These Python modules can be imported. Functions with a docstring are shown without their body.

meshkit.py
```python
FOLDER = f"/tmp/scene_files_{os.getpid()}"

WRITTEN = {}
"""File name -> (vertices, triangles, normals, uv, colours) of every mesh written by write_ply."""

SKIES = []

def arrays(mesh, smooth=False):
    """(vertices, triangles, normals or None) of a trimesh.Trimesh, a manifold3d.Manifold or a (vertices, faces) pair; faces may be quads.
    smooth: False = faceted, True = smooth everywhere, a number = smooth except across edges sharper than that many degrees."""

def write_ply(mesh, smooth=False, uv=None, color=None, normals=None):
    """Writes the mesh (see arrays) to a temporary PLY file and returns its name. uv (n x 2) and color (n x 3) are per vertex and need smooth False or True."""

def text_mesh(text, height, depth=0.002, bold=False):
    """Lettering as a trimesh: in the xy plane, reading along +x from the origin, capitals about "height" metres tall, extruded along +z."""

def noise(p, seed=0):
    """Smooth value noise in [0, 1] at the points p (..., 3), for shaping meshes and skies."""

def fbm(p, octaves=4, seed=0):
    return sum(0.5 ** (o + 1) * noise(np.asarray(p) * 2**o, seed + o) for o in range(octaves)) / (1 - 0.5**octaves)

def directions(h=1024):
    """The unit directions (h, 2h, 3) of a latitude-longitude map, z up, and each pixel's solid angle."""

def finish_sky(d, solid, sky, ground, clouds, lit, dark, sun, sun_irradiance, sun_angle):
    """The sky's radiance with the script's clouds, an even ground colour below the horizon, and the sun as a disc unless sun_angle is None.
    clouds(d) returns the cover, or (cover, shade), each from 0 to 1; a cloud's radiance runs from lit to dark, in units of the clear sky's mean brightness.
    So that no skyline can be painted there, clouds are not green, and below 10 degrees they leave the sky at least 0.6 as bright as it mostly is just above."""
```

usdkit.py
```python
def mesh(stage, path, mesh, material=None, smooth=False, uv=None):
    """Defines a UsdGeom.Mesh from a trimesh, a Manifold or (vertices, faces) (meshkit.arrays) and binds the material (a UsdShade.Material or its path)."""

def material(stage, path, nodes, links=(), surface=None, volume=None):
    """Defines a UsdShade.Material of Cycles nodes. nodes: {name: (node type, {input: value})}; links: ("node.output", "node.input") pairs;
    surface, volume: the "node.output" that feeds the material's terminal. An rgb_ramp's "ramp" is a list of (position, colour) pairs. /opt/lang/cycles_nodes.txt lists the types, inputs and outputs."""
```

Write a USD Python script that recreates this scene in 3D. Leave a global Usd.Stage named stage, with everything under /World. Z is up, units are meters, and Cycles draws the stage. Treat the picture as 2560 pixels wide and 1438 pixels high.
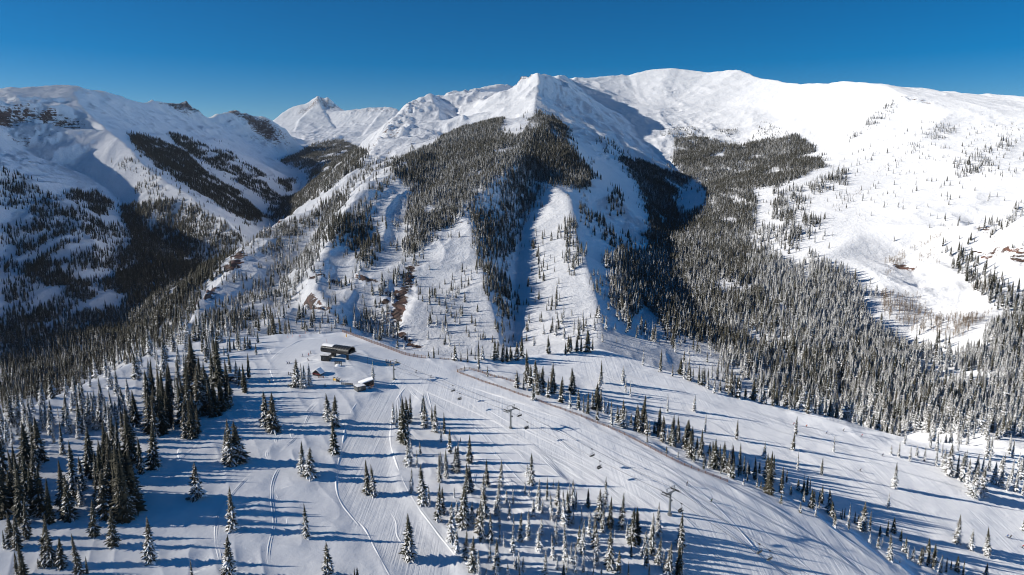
import math, numpy as np, trimesh, shapely, usdkit, meshkit
from pxr import Usd, UsdGeom, UsdLux, UsdShade, Gf, Sdf, Vt
from scipy.interpolate import LinearNDInterpolator, RBFInterpolator, RegularGridInterpolator
from scipy.ndimage import gaussian_filter
from scipy.spatial import cKDTree

stage = Usd.Stage.CreateInMemory()
HAZE = 0.7e-5                                                  # scattering per metre
UsdGeom.SetStageUpAxis(stage, 'Z'); UsdGeom.SetStageMetersPerUnit(stage, 1.0)
UsdGeom.Xform.Define(stage, '/World'); UsdGeom.Scope.Define(stage, '/World/Looks')
# ---- camera, sky, sun, exposure ------------------------------------------------------------
F, CX, CY, TH = 1707.0, 1280.0, 719.0, math.radians(10.4)      # lens and picture centre of the 2560 pixel wide photograph, pitch
CT, ST = math.cos(TH), math.sin(TH)
SUN_EL, SUN_AZ = math.radians(22.2), math.radians(-93.0)        # azimuth from +y towards +x
cam = UsdGeom.Camera.Define(stage, '/World/camera')
cam.CreateHorizontalApertureAttr(36.0); cam.CreateVerticalApertureAttr(36.0 * 575 / 1024); cam.CreateFocalLengthAttr(36.0 * F / 2560)
cam.CreateFStopAttr(0.0); cam.CreateClippingRangeAttr((1.0, 60000.0)); cam.CreateExposureAttr(0.47)
cam.AddRotateXOp().Set(90.0 - math.degrees(TH))
sky = UsdLux.DomeLight.Define(stage, '/World/sky')
sky_mat = usdkit.material(stage, '/World/Looks/sky', {
    's': ('sky_texture', {'sky_type': 'single_scattering', 'sun_disc': False, 'sun_elevation': SUN_EL, 'sun_rotation': SUN_AZ, 'altitude': 3500.0, 'air_density': 1.0, 'aerosol_density': 1.1, 'ozone_density': 2.2}),
    'h': ('hsv', {'saturation': 1.6, 'value': 1.0, 'hue': .502, 'fac': 1.0}), 'b': ('background_shader', {'strength': .059})}, [('s.color', 'h.color'), ('h.color', 'b.color')], surface='b.background')
UsdShade.MaterialBindingAPI.Apply(sky.GetPrim()).Bind(sky_mat)
sky.GetPrim().SetCustomDataByKey('kind', 'structure')
sun = UsdLux.DistantLight.Define(stage, '/World/sun')
sun.CreateNormalizeAttr(True); sun.CreateIntensityAttr(1.18); sun.CreateAngleAttr(.5); sun.CreateColorAttr(Gf.Vec3f(1.0, .945, .855))
sun.AddRotateZOp().Set(-math.degrees(SUN_AZ)); sun.AddRotateXOp().Set(-(90.0 - math.degrees(SUN_EL)))
def noise(p, seed=0):
    """Smooth value noise in [0, 1] (as meshkit.noise, leaving out the corners that carry no weight)."""
    p = np.asarray(p, float); i = np.floor(p).astype(np.int64); t = p - i; t = t * t * (3 - 2 * t)
    base = i[..., 0] * 374761393 + i[..., 1] * 668265263 + i[..., 2] * 2147483647 + seed * 144665
    flat, out = not t[..., 2].any(), 0
    for a in (0, 1):
        for b in (0, 1):
            wab = (t[..., 0] if a else 1 - t[..., 0]) * (t[..., 1] if b else 1 - t[..., 1])
            for c in (0,) if flat else (0, 1):
                h = (base + a * 374761393 + b * 668265263 + c * 2147483647) & 0xFFFFFFFF
                h = ((h ^ (h >> 13)) * 1274126177) & 0xFFFFFFFF
                out = out + ((h ^ (h >> 16)) & 0xFFFFFF) * (wab if flat else wab * (t[..., 2] if c else 1 - t[..., 2]))
    return out / 16777215.0
def fbm(p, octaves=4, seed=0): return sum(0.5 ** (o + 1) * noise(np.asarray(p) * 2**o, seed + o) for o in range(octaves)) / (1 - 0.5**octaves)
# ---- the shape of the land: lines read from the photograph, each point with its distance ----
def ray(u, v):
    a, b = (u - CX) / F, (CY - v) / F
    return np.array([a, CT + b * ST, -ST + b * CT])
def PD(u, v, t): return ray(u, v) * t
def PZ(u, v, z):
    d = ray(u, v); return d * (z / d[2])
def PH(u, t, z):                       # a hidden point: image column, depth, height
    b = (z / t + ST) / CT
    return np.array([(u - CX) / F * t, (CT + b * ST) * t, z])
def project(p):
    p = np.asarray(p, float)
    d = p[..., 1] * CT - p[..., 2] * ST
    up = p[..., 1] * ST + p[..., 2] * CT
    return CX + F * p[..., 0] / d, CY - F * up / d, d

NEAR = [  # (u, v, z) polylines of the ski hill
 [(-500,1300,-107),(-150,1150,-104),(0,1085,-104),(70,1035,-104),(130,995,-105),(200,970,-106),(330,905,-108),(400,872,-109),(560,842,-107.5),(700,845,-106),(780,834,-106),(860,830,-105.5),(920,848,-106),(1000,872,-107),(1100,897,-108),(1200,900,-110),(1300,893,-112),(1400,878,-113),(1500,868,-114),(1560,885,-117),(1620,920,-121),(1700,950,-125),(1800,985,-129.5),(1900,1005,-135),(2000,1025,-139.5),(2060,1058,-142),(2130,1082,-145),(2250,1100,-152),(2400,1112,-159),(2560,1130,-166),(2900,1180,-182)],
 [(1145,930,-109.5),(1240,965,-110),(1340,1000,-111),(1440,1037,-113),(1540,1075,-115.5),(1620,1118,-117.5),(1700,1160,-119.5),(1820,1205,-123.5),(1950,1260,-128),(2100,1340,-134),(2250,1430,-140),(2400,1520,-146)],
 [(1260,915,-112.5),(1420,985,-117),(1600,1060,-123),(1800,1143,-130),(2000,1235,-136.5),(2200,1330,-144),(2400,1438,-152)],
 [(1500,920,-116.5),(1700,1000,-126),(1900,1080,-134.5),(2100,1170,-142),(2300,1270,-150),(2560,1400,-160),(2900,1560,-172)],
 [(2150,1110,-146),(2350,1190,-153),(2560,1250,-162),(2900,1330,-176)],
 [(700,910,-107),(800,905,-105),(850,892,-104.3),(900,905,-106.3),(985,948,-109)],
 [(840,920,-106),(760,960,-108)],
 [(985,948,-109),(1278,1070,-112.5),(1470,1170,-115),(1675,1287,-118.5),(1890,1430,-127),(2100,1560,-134)],
 [(300,1200,-107.5),(600,1100,-107.5),(880,1060,-109.5)],[(100,1100,-105.5),(400,960,-107),(560,960,-107.5)],
 [(0,1250,-107),(400,1350,-110),(750,1300,-111.5),(1000,1240,-112.5),(1200,1180,-113)],
 [(0,1438,-109),(600,1438,-112),(1000,1438,-115),(1280,1438,-118),(1700,1438,-124),(2000,1438,-131)],
 [(-300,1700,-111),(600,1800,-114),(1280,1900,-121),(2000,1850,-136)],[(-800,2400,-114),(800,3000,-117),(2200,3000,-134),(3400,2200,-160)],
]
FARL = [  # (u, v, depth) polylines of the mountains
 # left massif skyline and spur
 [(0,222,3300),(60,220,3400),(110,217,3500),(150,212,3580),(172,212,3600),(215,222,3650),(250,231,3750),(275,233,3850),(300,240,3950),(340,251,4100),(365,256,4200),(395,253,4450),(415,263,4550),(440,267,4650),(455,263,4780),(463,257,4800),(471,266,4810),(490,290,4900),(515,297,5200)],
 [(515,297,6500),(540,285,6500),(556,292,6450)],
 [(550,298,5900),(566,285,5850),(580,280,5800),(600,286,5850),(620,290,5880),(640,292,5900),(660,291,5900),(690,311,5900),(715,328,6000)],
 [(172,212,3600),(203,266,3250),(233,296,3050),(276,331,2850),(310,352,2700),(358,413,2500),(388,434,2420),(453,473,2250),(517,520,2100),(560,546,2020),(588,576,1980),(610,612,1930)],
 [(640,372,5150),(690,430,4700)],
 [(740,385,6200),(700,408,5200),(765,440,4800),(745,480,4150),(680,542,3200),(682,590,2480),(640,650,2050),(560,702,1720),(500,735,1560),(420,772,1420),(250,810,1280),(0,870,1120),(-300,900,1020),(-900,1000,850)],
 [(300,890,1000),(150,950,900),(0,1000,840),(-300,1050,760)],
 [(0,288,2700),(60,263,2900),(115,262,3000),(150,268,3040),(180,283,3080),(225,300,3020)],
 [(0,325,2680),(70,320,2830),(140,325,2920),(205,340,2950)],
 [(30,380,2450),(90,395,2560),(170,420,2600),(230,450,2500),(300,500,2350),(330,560,2080),(285,640,1750),(268,700,1560),(330,765,1400)],
 [(-200,360,2100),(0,395,2100),(60,440,2050),(130,480,2000),(200,530,1900),(240,600,1750),(235,680,1560)],
 [(0,520,1780),(100,570,1740),(150,610,1680)],[(0,650,1520),(100,700,1450),(180,740,1400)],[(0,750,1330),(150,775,1330)],
 [(400,600,2080),(470,650,1950)],[(360,650,1780),(430,700,1640)],
 [(0,288,2700),(-120,262,2500),(-260,250,2250),(-400,240,2000)],[(-250,250,3200),(-600,280,3000),(-1200,310,2600),(-2200,300,2000)],
 [(-430,290,1600),(-800,225,1350),(-1300,180,1150),(-2200,110,850)],
 # far peaks
 [(672,310,8700),(684,301,8800),(704,284,9000),(722,271,9000),(738,266,9000),(762,260,9000),(780,248,9000),(788,240,9000),(796,235,9000),(802,240,9000),(808,246,9000),(814,244,9000),(820,241,9000),(828,249,9000),(836,257,9000),(846,265,9000),(862,278,8800)],
 [(862,277,8500),(885,278,8300),(905,275,8300),(930,270,8300),(950,272,8250),(965,267,8300),(990,273,8200),(1010,286,8000)],
 [(797,235,9000),(806,268,8720),(822,300,8250),(838,322,7800)],[(797,235,9000),(772,275,8750),(745,305,8200),(735,330,7700)],
 [(965,267,8300),(930,310,7600),(905,340,7100)],
 [(720,332,7500),(780,340,7300),(850,325,7600),(885,345,7000)],[(760,352,6900),(830,362,6500),(905,362,6400)],
 [(735,375,6300),(800,378,6000),(900,375,5700)],
 [(985,330,4300),(930,388,4300),(880,420,4100)],[(860,400,4900),(800,430,4500)],
 # left edge of the middle mountain
 [(400,900,500),(430,870,560),(450,830,640),(490,770,740),(520,715,850),(560,690,900),(585,655,975),(600,612,1060),(650,580,1180),(720,550,1320),(760,545,1400),(800,500,1500),(850,455,1650),(880,420,1780),(925,385,2000),(950,350,2300),(985,312,2700),(1010,287,2850),(1030,270,3000),(1060,250,3150),(1075,240,3200),(1090,243,3350),(1110,235,3450),(1150,231,3550),(1178,226,3600),(1186,221,3600),(1194,230,3600),(1215,235,3500),(1240,236,3300),(1260,235,3150),(1280,225,3050),(1300,210,3000),(1325,196,2930),(1345,184,2900),(1360,185,2920),(1390,192,3050)],
 [(900,440,1560),(830,540,1300),(760,640,1080),(690,740,880),(640,800,740)],
 [(985,412,1480),(965,418,1450),(930,450,1330),(870,520,1130),(850,545,1080),(810,640,900),(790,720,800),(820,770,720),(865,825,650)],
 [(1110,400,1540),(1040,480,1290),(1010,560,1095),(990,650,930),(975,730,805),(960,800,745),(985,842,695)],
 [(1000,855,668),(1010,800,725),(1050,700,855),(1090,650,930),(1125,590,1020)],
 [(1258,872,650),(1240,810,715),(1216,730,800),(1196,650,900),(1180,580,995),(1160,520,1090),(1215,470,1180),(1250,440,1260),(1285,415,1330),(1310,360,1550),(1350,305,1750)],
 [(765,676,872),(800,672,868),(860,690,862),(920,700,835),(965,712,825)],[(765,700,862),(800,698,856),(860,718,840),(920,724,815)],
 [(800,735,800),(850,742,790),(880,790,745),(872,830,700)],[(760,760,790),(775,800,745)],[(745,752,822)],[(1000,690,865),(1012,712,840)],[(985,716,845),(975,760,790)],[(1050,745,775),(1008,800,708)],
 [(925,745,805),(940,800,755)],
 [(1340,450,1400),(1310,530,1210),(1300,620,1040),(1290,720,890),(1282,830,735),(1280,875,680)],
 [(1385,468,1330),(1420,490,1240),(1430,540,1120),(1440,600,1010),(1470,680,890),(1490,750,790),(1500,830,680),(1490,870,630)],
 [(1350,305,1750),(1415,345,1680),(1450,400,1520),(1478,460,1420)],
 [(985,412,1480),(1080,375,1700),(1165,318,1980),(1210,303,2020),(1280,290,2000),(1345,292,2030)],
 [(1345,184,2900),(1342,230,2700),(1335,270,2350),(1345,292,2030),(1350,305,1750)],
 [(1200,270,2900),(1230,285,2650)],[(1075,240,3200),(1088,275,2950),(1100,310,2700),(1110,338,2480)],[(1135,275,3150),(1152,318,2800)],
 [(1000,380,1900),(1040,350,2250)],
 # right flank, creek, basin
 [(1540,560,1280),(1560,640,1080),(1570,720,920),(1600,800,800),(1620,860,720)],
 [(1500,400,1750),(1550,470,1580)],
 [(1440,215,3600),(1510,268,3250),(1575,305,3000),(1600,345,2750),(1640,385,2550),(1690,425,2300),(1710,480,1950),(1680,540,1600),(1660,620,1250),(1680,720,1020),(1760,820,850),(1900,900,740),(2050,960,650),(2300,1035,540),(2560,1085,490),(2900,1150,450)],
 [(1390,192,3050),(1402,197,3300),(1415,191,3700),(1440,195,4000),(1470,200,4200),(1490,193,4200),(1515,197,4200),(1540,196,4200),(1570,186,4200),(1600,178,4200),(1640,170,4200),(1680,168,4150),(1740,176,4100),(1800,180,4000),(1840,172,3900),(1870,183,3800),(1910,195,3600),(1980,208,3300),(2050,206,3000),(2080,202,2900),(2150,207,2700),(2215,212,2600),(2300,220,2700),(2400,232,2900),(2490,240,3200),(2560,240,3300),(2900,250,3300)],
 [(1600,260,3500),(1700,260,3450),(1800,265,3350),(1900,270,3100)],
 [(1540,320,2750),(1580,330,2800)],
 [(1650,325,2900),(1720,318,3000),(1800,315,2950),(1880,330,2750),(1960,300,2850)],
 [(1700,350,2700),(1750,370,2600),(1820,360,2600),(1900,370,2450)],
 [(1750,470,2080),(1850,430,2100),(1960,400,2150)],
 [(1790,600,1300),(1850,540,1420),(1920,500,1500)],[(1790,740,960),(1880,660,1070),(1950,640,1080)],
 [(2215,212,2600),(2240,228,2450),(2270,243,2300),(2350,270,2150),(2420,295,2050),(2500,312,1950),(2560,318,1900),(2900,340,1800)],
 [(2150,300,2300),(2000,330,2400)],[(2300,350,1850),(2100,400,1850),(2000,450,1640)],
 [(2560,450,1300),(2480,420,1480),(2250,450,1530),(2000,550,1250)],[(2560,540,960),(2400,560,1020),(2200,560,1160),(2050,650,1000)],
 [(2180,740,860),(2200,800,800)],
 [(2220,665,1020),(2260,640,1050),(2330,618,1060),(2400,600,1060),(2480,590,1000),(2560,590,900)],
 [(2330,640,1000),(2300,720,900),(2290,800,800)],[(2380,660,960),(2430,720,880),(2400,800,780)],
 [(2560,690,830),(2480,660,900)],[(2560,800,700),(2480,820,730)],[(2560,950,600),(2400,900,680),(2250,900,740)],[(2100,880,720),(2000,820,800)],[(2900,700,800),(2900,500,1100),(2900,900,620)],
 [(1700,880,700),(1800,905,690)],
]
CAPS = [FARL[k] for k in range(len(FARL)) if FARL[k][0][2] > 8000]
HID = [(800,2500,-225),(720,1950,-275),(650,1500,-290),(520,1150,-290),(440,850,-288),(380,650,-270),(250,560,-250),(100,520,-240),(-100,500,-235),(-500,480,-230),
 (650,520,-150),(750,520,-158),(860,520,-178),(960,540,-190),(1060,540,-192),(1160,530,-190),(1260,540,-188),(1360,530,-186),(1450,520,-184),(1540,540,-190),(1650,560,-196),(1760,560,-205),(1900,560,-215),(2050,545,-222),
 (1140,2250,70),(1080,2050,45),(1020,1850,20),(1200,2400,100)]
def tie_points():
    pts = []
    def dens(ps, step):
        ps = np.array(ps); out = [ps[0]]
        for a, b in zip(ps[:-1], ps[1:]):
            n = max(1, int(np.linalg.norm(b - a) / (step * min(np.linalg.norm(a), np.linalg.norm(b)))))
            out += [a + (b - a) * k / n for k in range(1, n + 1)]
        return out
    for l in NEAR: pts += dens([PZ(*q) for q in l], .03)
    for l in FARL[:2] + FARL[2:3] + CAPS: pts += dens([PD(u, v + .6, t * 1.011) for u, v, t in l], .008)
    jg = np.random.default_rng(12)
    for l in FARL:
        if l[0][2] > 2500 or l[0] == (400, 900, 500):       # broken rock along the high crests
            p_ = np.array(l, float); s_ = np.arange(0, len(l) - 1 + 1e-9, .2); q_ = np.stack([np.interp(s_, np.arange(len(l)), p_[:, k]) for k in range(3)], -1)
            am = 1.2 + 4.2 * sum(((q_[:, 0] > a) & (q_[:, 0] < b)) * 1.0 for a, b in ((372, 505), (560, 715), (862, 1012), (1085, 1262), (1270, 1335))) * (q_[:, 2] > 2500)
            q_[:, 1] -= am * (jg.random(len(q_)) - .35) * (np.abs(s_ - np.round(s_)) > .01); pts += [PD(*k) for k in q_]
        else: pts += dens([PD(*q) for q in l], .02)
    pts += [PH(*q) for q in HID]
    pts = np.array(pts)
    # the backs of the outer mountains, and all that lies behind the camera
    extra = []
    for u, v, t in FARL[0][::3] + FARL[2][::3] + [q for l in CAPS for q in l[::3]] + [q for l in FARL if (1840, 172, 3900) in l for q in l[::2]]:
        p = PD(u, v, t); extra.append([p[0] * 1.22, p[1] * 1.22, p[2] * .35 - 60])
    for az in np.arange(-180, 180, 12):
        s, c = math.sin(math.radians(az)), math.cos(math.radians(az))
        extra.append([16000 * s, 16000 * c, -300])
        if abs(az) > 75: extra += [[r * s, r * c, z] for r, z in ((110, -116), (420, -150), (900, -240), (1800, -260), (5000, 100))]
    return np.vstack([pts, extra])
def grid():
    az = np.radians(np.concatenate([np.arange(-180, -42, 3.0), np.arange(-42, 42, .0775), np.arange(42, 180.1, 3.0)]))
    r = [45.0]
    while r[-1] < 15500: r.append(r[-1] * (1 + (.012 if r[-1] < 130 else .0034 if r[-1] < 470 else .0060 if r[-1] < 5000 else .0052 if r[-1] < 9900 else .03)))
    return az, np.array(r)
def heights(az, r):
    pts = tie_points()
    f = LinearNDInterpolator(pts[:, :2], pts[:, 2])
    A, R = np.meshgrid(az, r)
    X, Y = R * np.sin(A), R * np.cos(A)
    Z = f(X, Y)
    return X, Y, np.where(np.isnan(Z), -300, Z), pts
def sstep(a, b, x):
    t = np.clip((x - a) / (b - a), 0, 1); return t * t * (3 - 2 * t)
MOUNDS = [(848,896,-104.5,11,6,1.0),(832,922,-105.5,9,4,.7),(898,914,-106,5,3,.6),(893,948,-107,7,5,1.2),(915,985,-108.5,6,3,.5)]
ROUGH = [ # (u, v, depth, roughness)
 (100,230,3500,.35),(60,300,2800,1.0),(250,300,3000,.3),(300,400,2600,.35),(430,470,2300,.4),(120,400,2500,.5),(60,600,1700,.6),(300,650,1700,.6),(400,300,4000,.4),(460,265,4700,.8),(580,300,5800,.9),(650,400,5000,.5),
 (800,270,9000,.3),(930,285,8200,.45),(1180,230,3600,.6),(800,350,7000,.6),(560,640,1050,1.3),(470,800,700,1.2),(800,500,1450,1.1),(900,450,1600,.7),(840,640,930,.8),(830,780,740,.8),(1000,700,900,1.0),(1080,240,3300,.55),(1000,300,2800,.8),
 (1290,225,3050,.8),(1340,250,2500,.5),(1400,280,2700,.4),(1250,340,1900,.4),(1400,400,1600,.4),(1120,700,850,.8),(1220,650,950,.6),(1380,620,1050,.4),(1500,600,1150,.35),(1560,800,800,.5),
 (1600,250,3600,.25),(1900,250,3200,.16),(1750,200,3900,.2),(1750,340,2800,.6),(2200,300,2300,.14),(2400,260,2400,.2),(2200,450,1530,.1),(2450,400,1450,.14),(2100,600,1100,.1),(2300,350,1850,.12),(2060,520,1250,.1),(2330,700,930,.9),(2500,640,950,1.0),(1800,700,1050,.4),(2000,900,780,.3),(2450,900,680,.4)]
ROCK = [ # (radius m, strength, polyline of (u, v, depth))
 (11,1.1,[(785,686,845),(830,688,850),(860,700,840)]),(11,1.0,[(885,694,850),(930,708,835),(965,716,822)]),(12,1.1,[(1030,690,880),(1018,720,830),(1000,770,775),(985,810,720)]),(10,1.0,[(985,745,815),(960,775,775)]),
 (7,1.1,[(1003,835,690),(1030,862,665),(1062,876,650)]),(10,1.0,[(770,765,790),(785,795,740),(815,812,700)]),(14,.5,[(1140,580,1010),(1160,530,1080)]),
 (16,1.0,[(600,615,1050),(585,655,975),(570,680,920)]),(13,1.0,[(525,715,850),(500,745,780),(488,775,735)]),(14,.7,[(460,800,690),(445,850,600)]),(16,.75,[(720,560,1310),(660,585,1180)]),(30,.4,[(800,510,1480),(850,465,1630)]),
 (70,.9,[(1265,250,3150),(1300,215,3000),(1335,192,2920)]),(60,.55,[(1180,230,3600),(1130,240,3480),(1085,243,3300)]),(60,.6,[(960,345,2300),(1000,310,2700),(1050,270,3050)]),(40,.5,[(950,350,2300),(890,415,1800)]),
 (70,.8,[(0,310,2680),(60,290,2850),(120,290,2950),(200,300,3000)]),(60,.5,[(40,340,2620),(150,350,2780)]),(50,.5,[(90,400,2420),(60,420,2300)]),
 (90,1.0,[(440,275,4600),(463,262,4780),(490,295,4850)]),(90,.6,[(380,262,4400),(420,268,4600)]),(130,.9,[(570,295,5800),(620,305,5850),(680,325,5850)]),(110,.6,[(640,340,5600),(700,345,5700)]),
 (170,.75,[(760,270,8800),(797,255,8900),(840,270,8900)]),(150,.6,[(870,285,8300),(930,278,8250),(990,280,8100)]),(120,.4,[(740,330,7500),(870,350,6800)]),
 (16,.8,[(2250,680,985),(2300,690,960)]),(13,.8,[(2290,745,900),(2330,770,880)]),(15,.72,[(2420,620,960),(2480,635,920),(2560,660,850)]),(12,.7,[(2450,600,990),(2540,600,920)]),(18,.5,[(2270,690,950),(2330,700,930)]),
 (24,.8,[(2260,270,2330),(2330,290,2220)]),(40,.3,[(2440,290,2050),(2560,310,1950)]),(40,.5,[(1650,325,2900),(1720,322,2950),(1820,320,2900)]),(30,.5,[(2060,212,2950),(2090,210,2880)]),(40,.35,[(1680,230,3700),(1700,290,3300)]),(16,.35,[(1860,540,1500),(1990,590,1380)]),
 (30,.4,[(1500,350,1900),(1560,420,1800)]),(18,.35,[(1440,330,1900),(1480,350,1900)])]
def poly3(ps, step=.008):
    out = []
    for a, b in zip(ps[:-1], ps[1:]):
        a, b = PD(*a), PD(*b); n = max(2, int(np.linalg.norm(b - a) / (step * np.linalg.norm(a))))
        out += [a + (b - a) * k / n for k in range(n)]
    return np.array(out)
def near_mask(X, Y):
    edge = [PZ(*q)[:2] for q in NEAR[0]]
    pg = shapely.Polygon(list(edge) + [(900, 100), (900, -900), (-900, -900), (-900, 150)])
    bd = shapely.LineString(edge)
    m = np.hypot(X, Y) < 800
    w = np.zeros_like(X); p = shapely.points(X[m], Y[m])
    shapely.prepare(pg); shapely.prepare(bd)
    d = shapely.distance(p, bd) * np.where(shapely.contains(pg, p), 1, -1)
    w[m] = d; w[~m] = -999
    return w
def final(az, r, want_masks=False):
    X, Y, Z, pts = heights(az, r)
    sd = near_mask(X, Y)
    npts = []
    for l in NEAR:
        l3 = np.array([PZ(*q) for q in l])
        for a, b in zip(l3[:-1], l3[1:]):
            n = max(1, int(np.linalg.norm(b - a) / 25)); npts += [a + (b - a) * k / n for k in range(n)]
        npts.append(l3[-1])
    npts = np.array(npts)
    rbf = RBFInterpolator(npts[:, :2] / 100, npts[:, 2], smoothing=.02, neighbors=60, kernel='thin_plate_spline')
    m = (sd > -30) & (np.hypot(X, Y) < 700)
    Zs = Z.copy()
    dense = (np.degrees(np.abs(az)) < 42)
    c0, c1 = np.nonzero(dense)[0][[0, -1]]
    zc = Z[:, c0:c1 + 1]
    g1, g2 = gaussian_filter(zc, (2.2, 2.8), mode='nearest'), gaussian_filter(zc, (.8, .8), mode='nearest')
    k = sstep(1300, 2600, r)[:, None]
    Zs[:, c0:c1 + 1] = g1 * (1 - k) + g2 * k
    def coarse(fn, s=4):                # a smooth field, worked out on every fourth point
        ii, jj = np.unique(np.r_[np.arange(0, len(r), s), len(r) - 1]), np.unique(np.r_[np.arange(0, len(az), s), len(az) - 1])
        v = fn(X[np.ix_(ii, jj)], Y[np.ix_(ii, jj)])
        return RegularGridInterpolator((ii, jj), v)(np.stack(np.meshgrid(np.arange(len(r)), np.arange(len(az)), indexing='ij'), -1))
    nr = int(np.searchsorted(r, 720))
    def near_z(x, y):
        o = np.zeros_like(x); mm = np.hypot(x, y) < 760
        o[mm] = rbf(np.stack([x[mm], y[mm]], 1) / 100); return o
    Zn = np.where(m, coarse(near_z), Zs)
    w = sstep(-3, 16, sd)
    Zb = Zn * w + Zs * (1 - w)
    # natural relief
    rp = np.array([PD(*q[:3]) for q in ROUGH]); rv = np.array([q[3] for q in ROUGH])
    L = lambda p: np.stack([np.arctan2(p[..., 0], p[..., 1]) * 2.2, np.log(np.hypot(p[..., 0], p[..., 1]))], -1)
    k = L(rp[:, :2])
    def rough_of(x, y):
        q = L(np.stack([x, y], -1)); num = den = 0
        for kk, v in zip(k, rv):
            ww = 1 / (((q - kk) ** 2).sum(-1) + .002) ** 1.5; num = num + ww * v; den = den + ww
        return num / den
    rough = coarse(rough_of, 6)
    rock = np.zeros_like(X)
    from scipy.spatial import cKDTree
    P3 = np.stack([X, Y], -1)
    for rad, st, ps in ROCK:
        l = poly3(ps); lo, hi = l[:, :2].min(0) - 3 * rad, l[:, :2].max(0) + 3 * rad
        mm = (X > lo[0]) & (X < hi[0]) & (Y > lo[1]) & (Y < hi[1])
        d, _ = cKDTree(l[:, :2]).query(P3[mm])
        rock[mm] = np.maximum(rock[mm], st * np.exp(-(d / rad) ** 2))
    far = 1 - sstep(-25, 10, sd)
    rr = np.hypot(X, Y)
    nz = np.zeros_like(X)
    warp = fbm(np.stack([X / 140, Y / 140, 0 * X], -1), 2, 91) - .5
    for lam, amp in ((420, 15), (190, 12), (90, 7.5), (42, 3.6), (20, 1.6), (9.5, .7)):
        n_ = noise(np.stack([X / lam + warp * .7, Y / lam - warp * .5, 0 * X + lam], -1), int(lam))
        n_ = 1.25 * (1 - np.abs(2 * n_ - 1)) ** 1.7 if lam < 300 else n_
        keep = np.clip(lam / (rr * .0035), 0, 1) ** 2
        nz += amp * (n_ - .55) * keep
    size = np.clip(rr / 1500, .45, 2.2) ** .8
    gul = 1 - np.abs(2 * noise(np.stack([X / 55 + warp * 1.2, Y / 260 + warp, 0 * X], -1), 33) - 1)
    nz += (2.0 + 15.0 * sstep(.35, .85, rough)) * (gul - .5) * np.clip(55 / (rr * .0035) / 4, 0, 1)
    Zf = Zb + nz * rough * size * far
    # rock steps: ledges where cliffs are
    led = 11.0 * size * 1.0
    ph = (Zf / led + (noise(np.stack([X / 60, Y / 60, 0 * X], -1), 5) - .5) * 2.2)
    fr = ph - np.floor(ph)
    step = (sstep(.3, .7, fr) - fr) * led
    Zf = Zf + step * np.clip(rock * 1.3, 0, 1) * far * .45 + rock * far * size * 9 * (np.abs(2 * noise(np.stack([X / 17 / size, Y / 17 / size, Zf / 9], -1), 6) - 1) - .45)
    nearn = (noise(np.stack([X / 46, Y / 46, 0 * X], -1), 8) - .5) * .6 + (noise(np.stack([X / 9, Y / 9, 0 * X], -1), 9) - .5) * .28
    Zf = Zf + nearn * (1 - far)
    for u, v, t, w_, d_, h_ in MOUNDS:      # snow heaped up round the lift station
        c_ = PZ(u, v, t); Zf = Zf + h_ * np.exp(-((X - c_[0]) / w_) ** 2 - ((Y - c_[1]) / d_) ** 2)
    if want_masks: return X, Y, Zf, rough, rock, sd
    return X, Y, Zf
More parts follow.
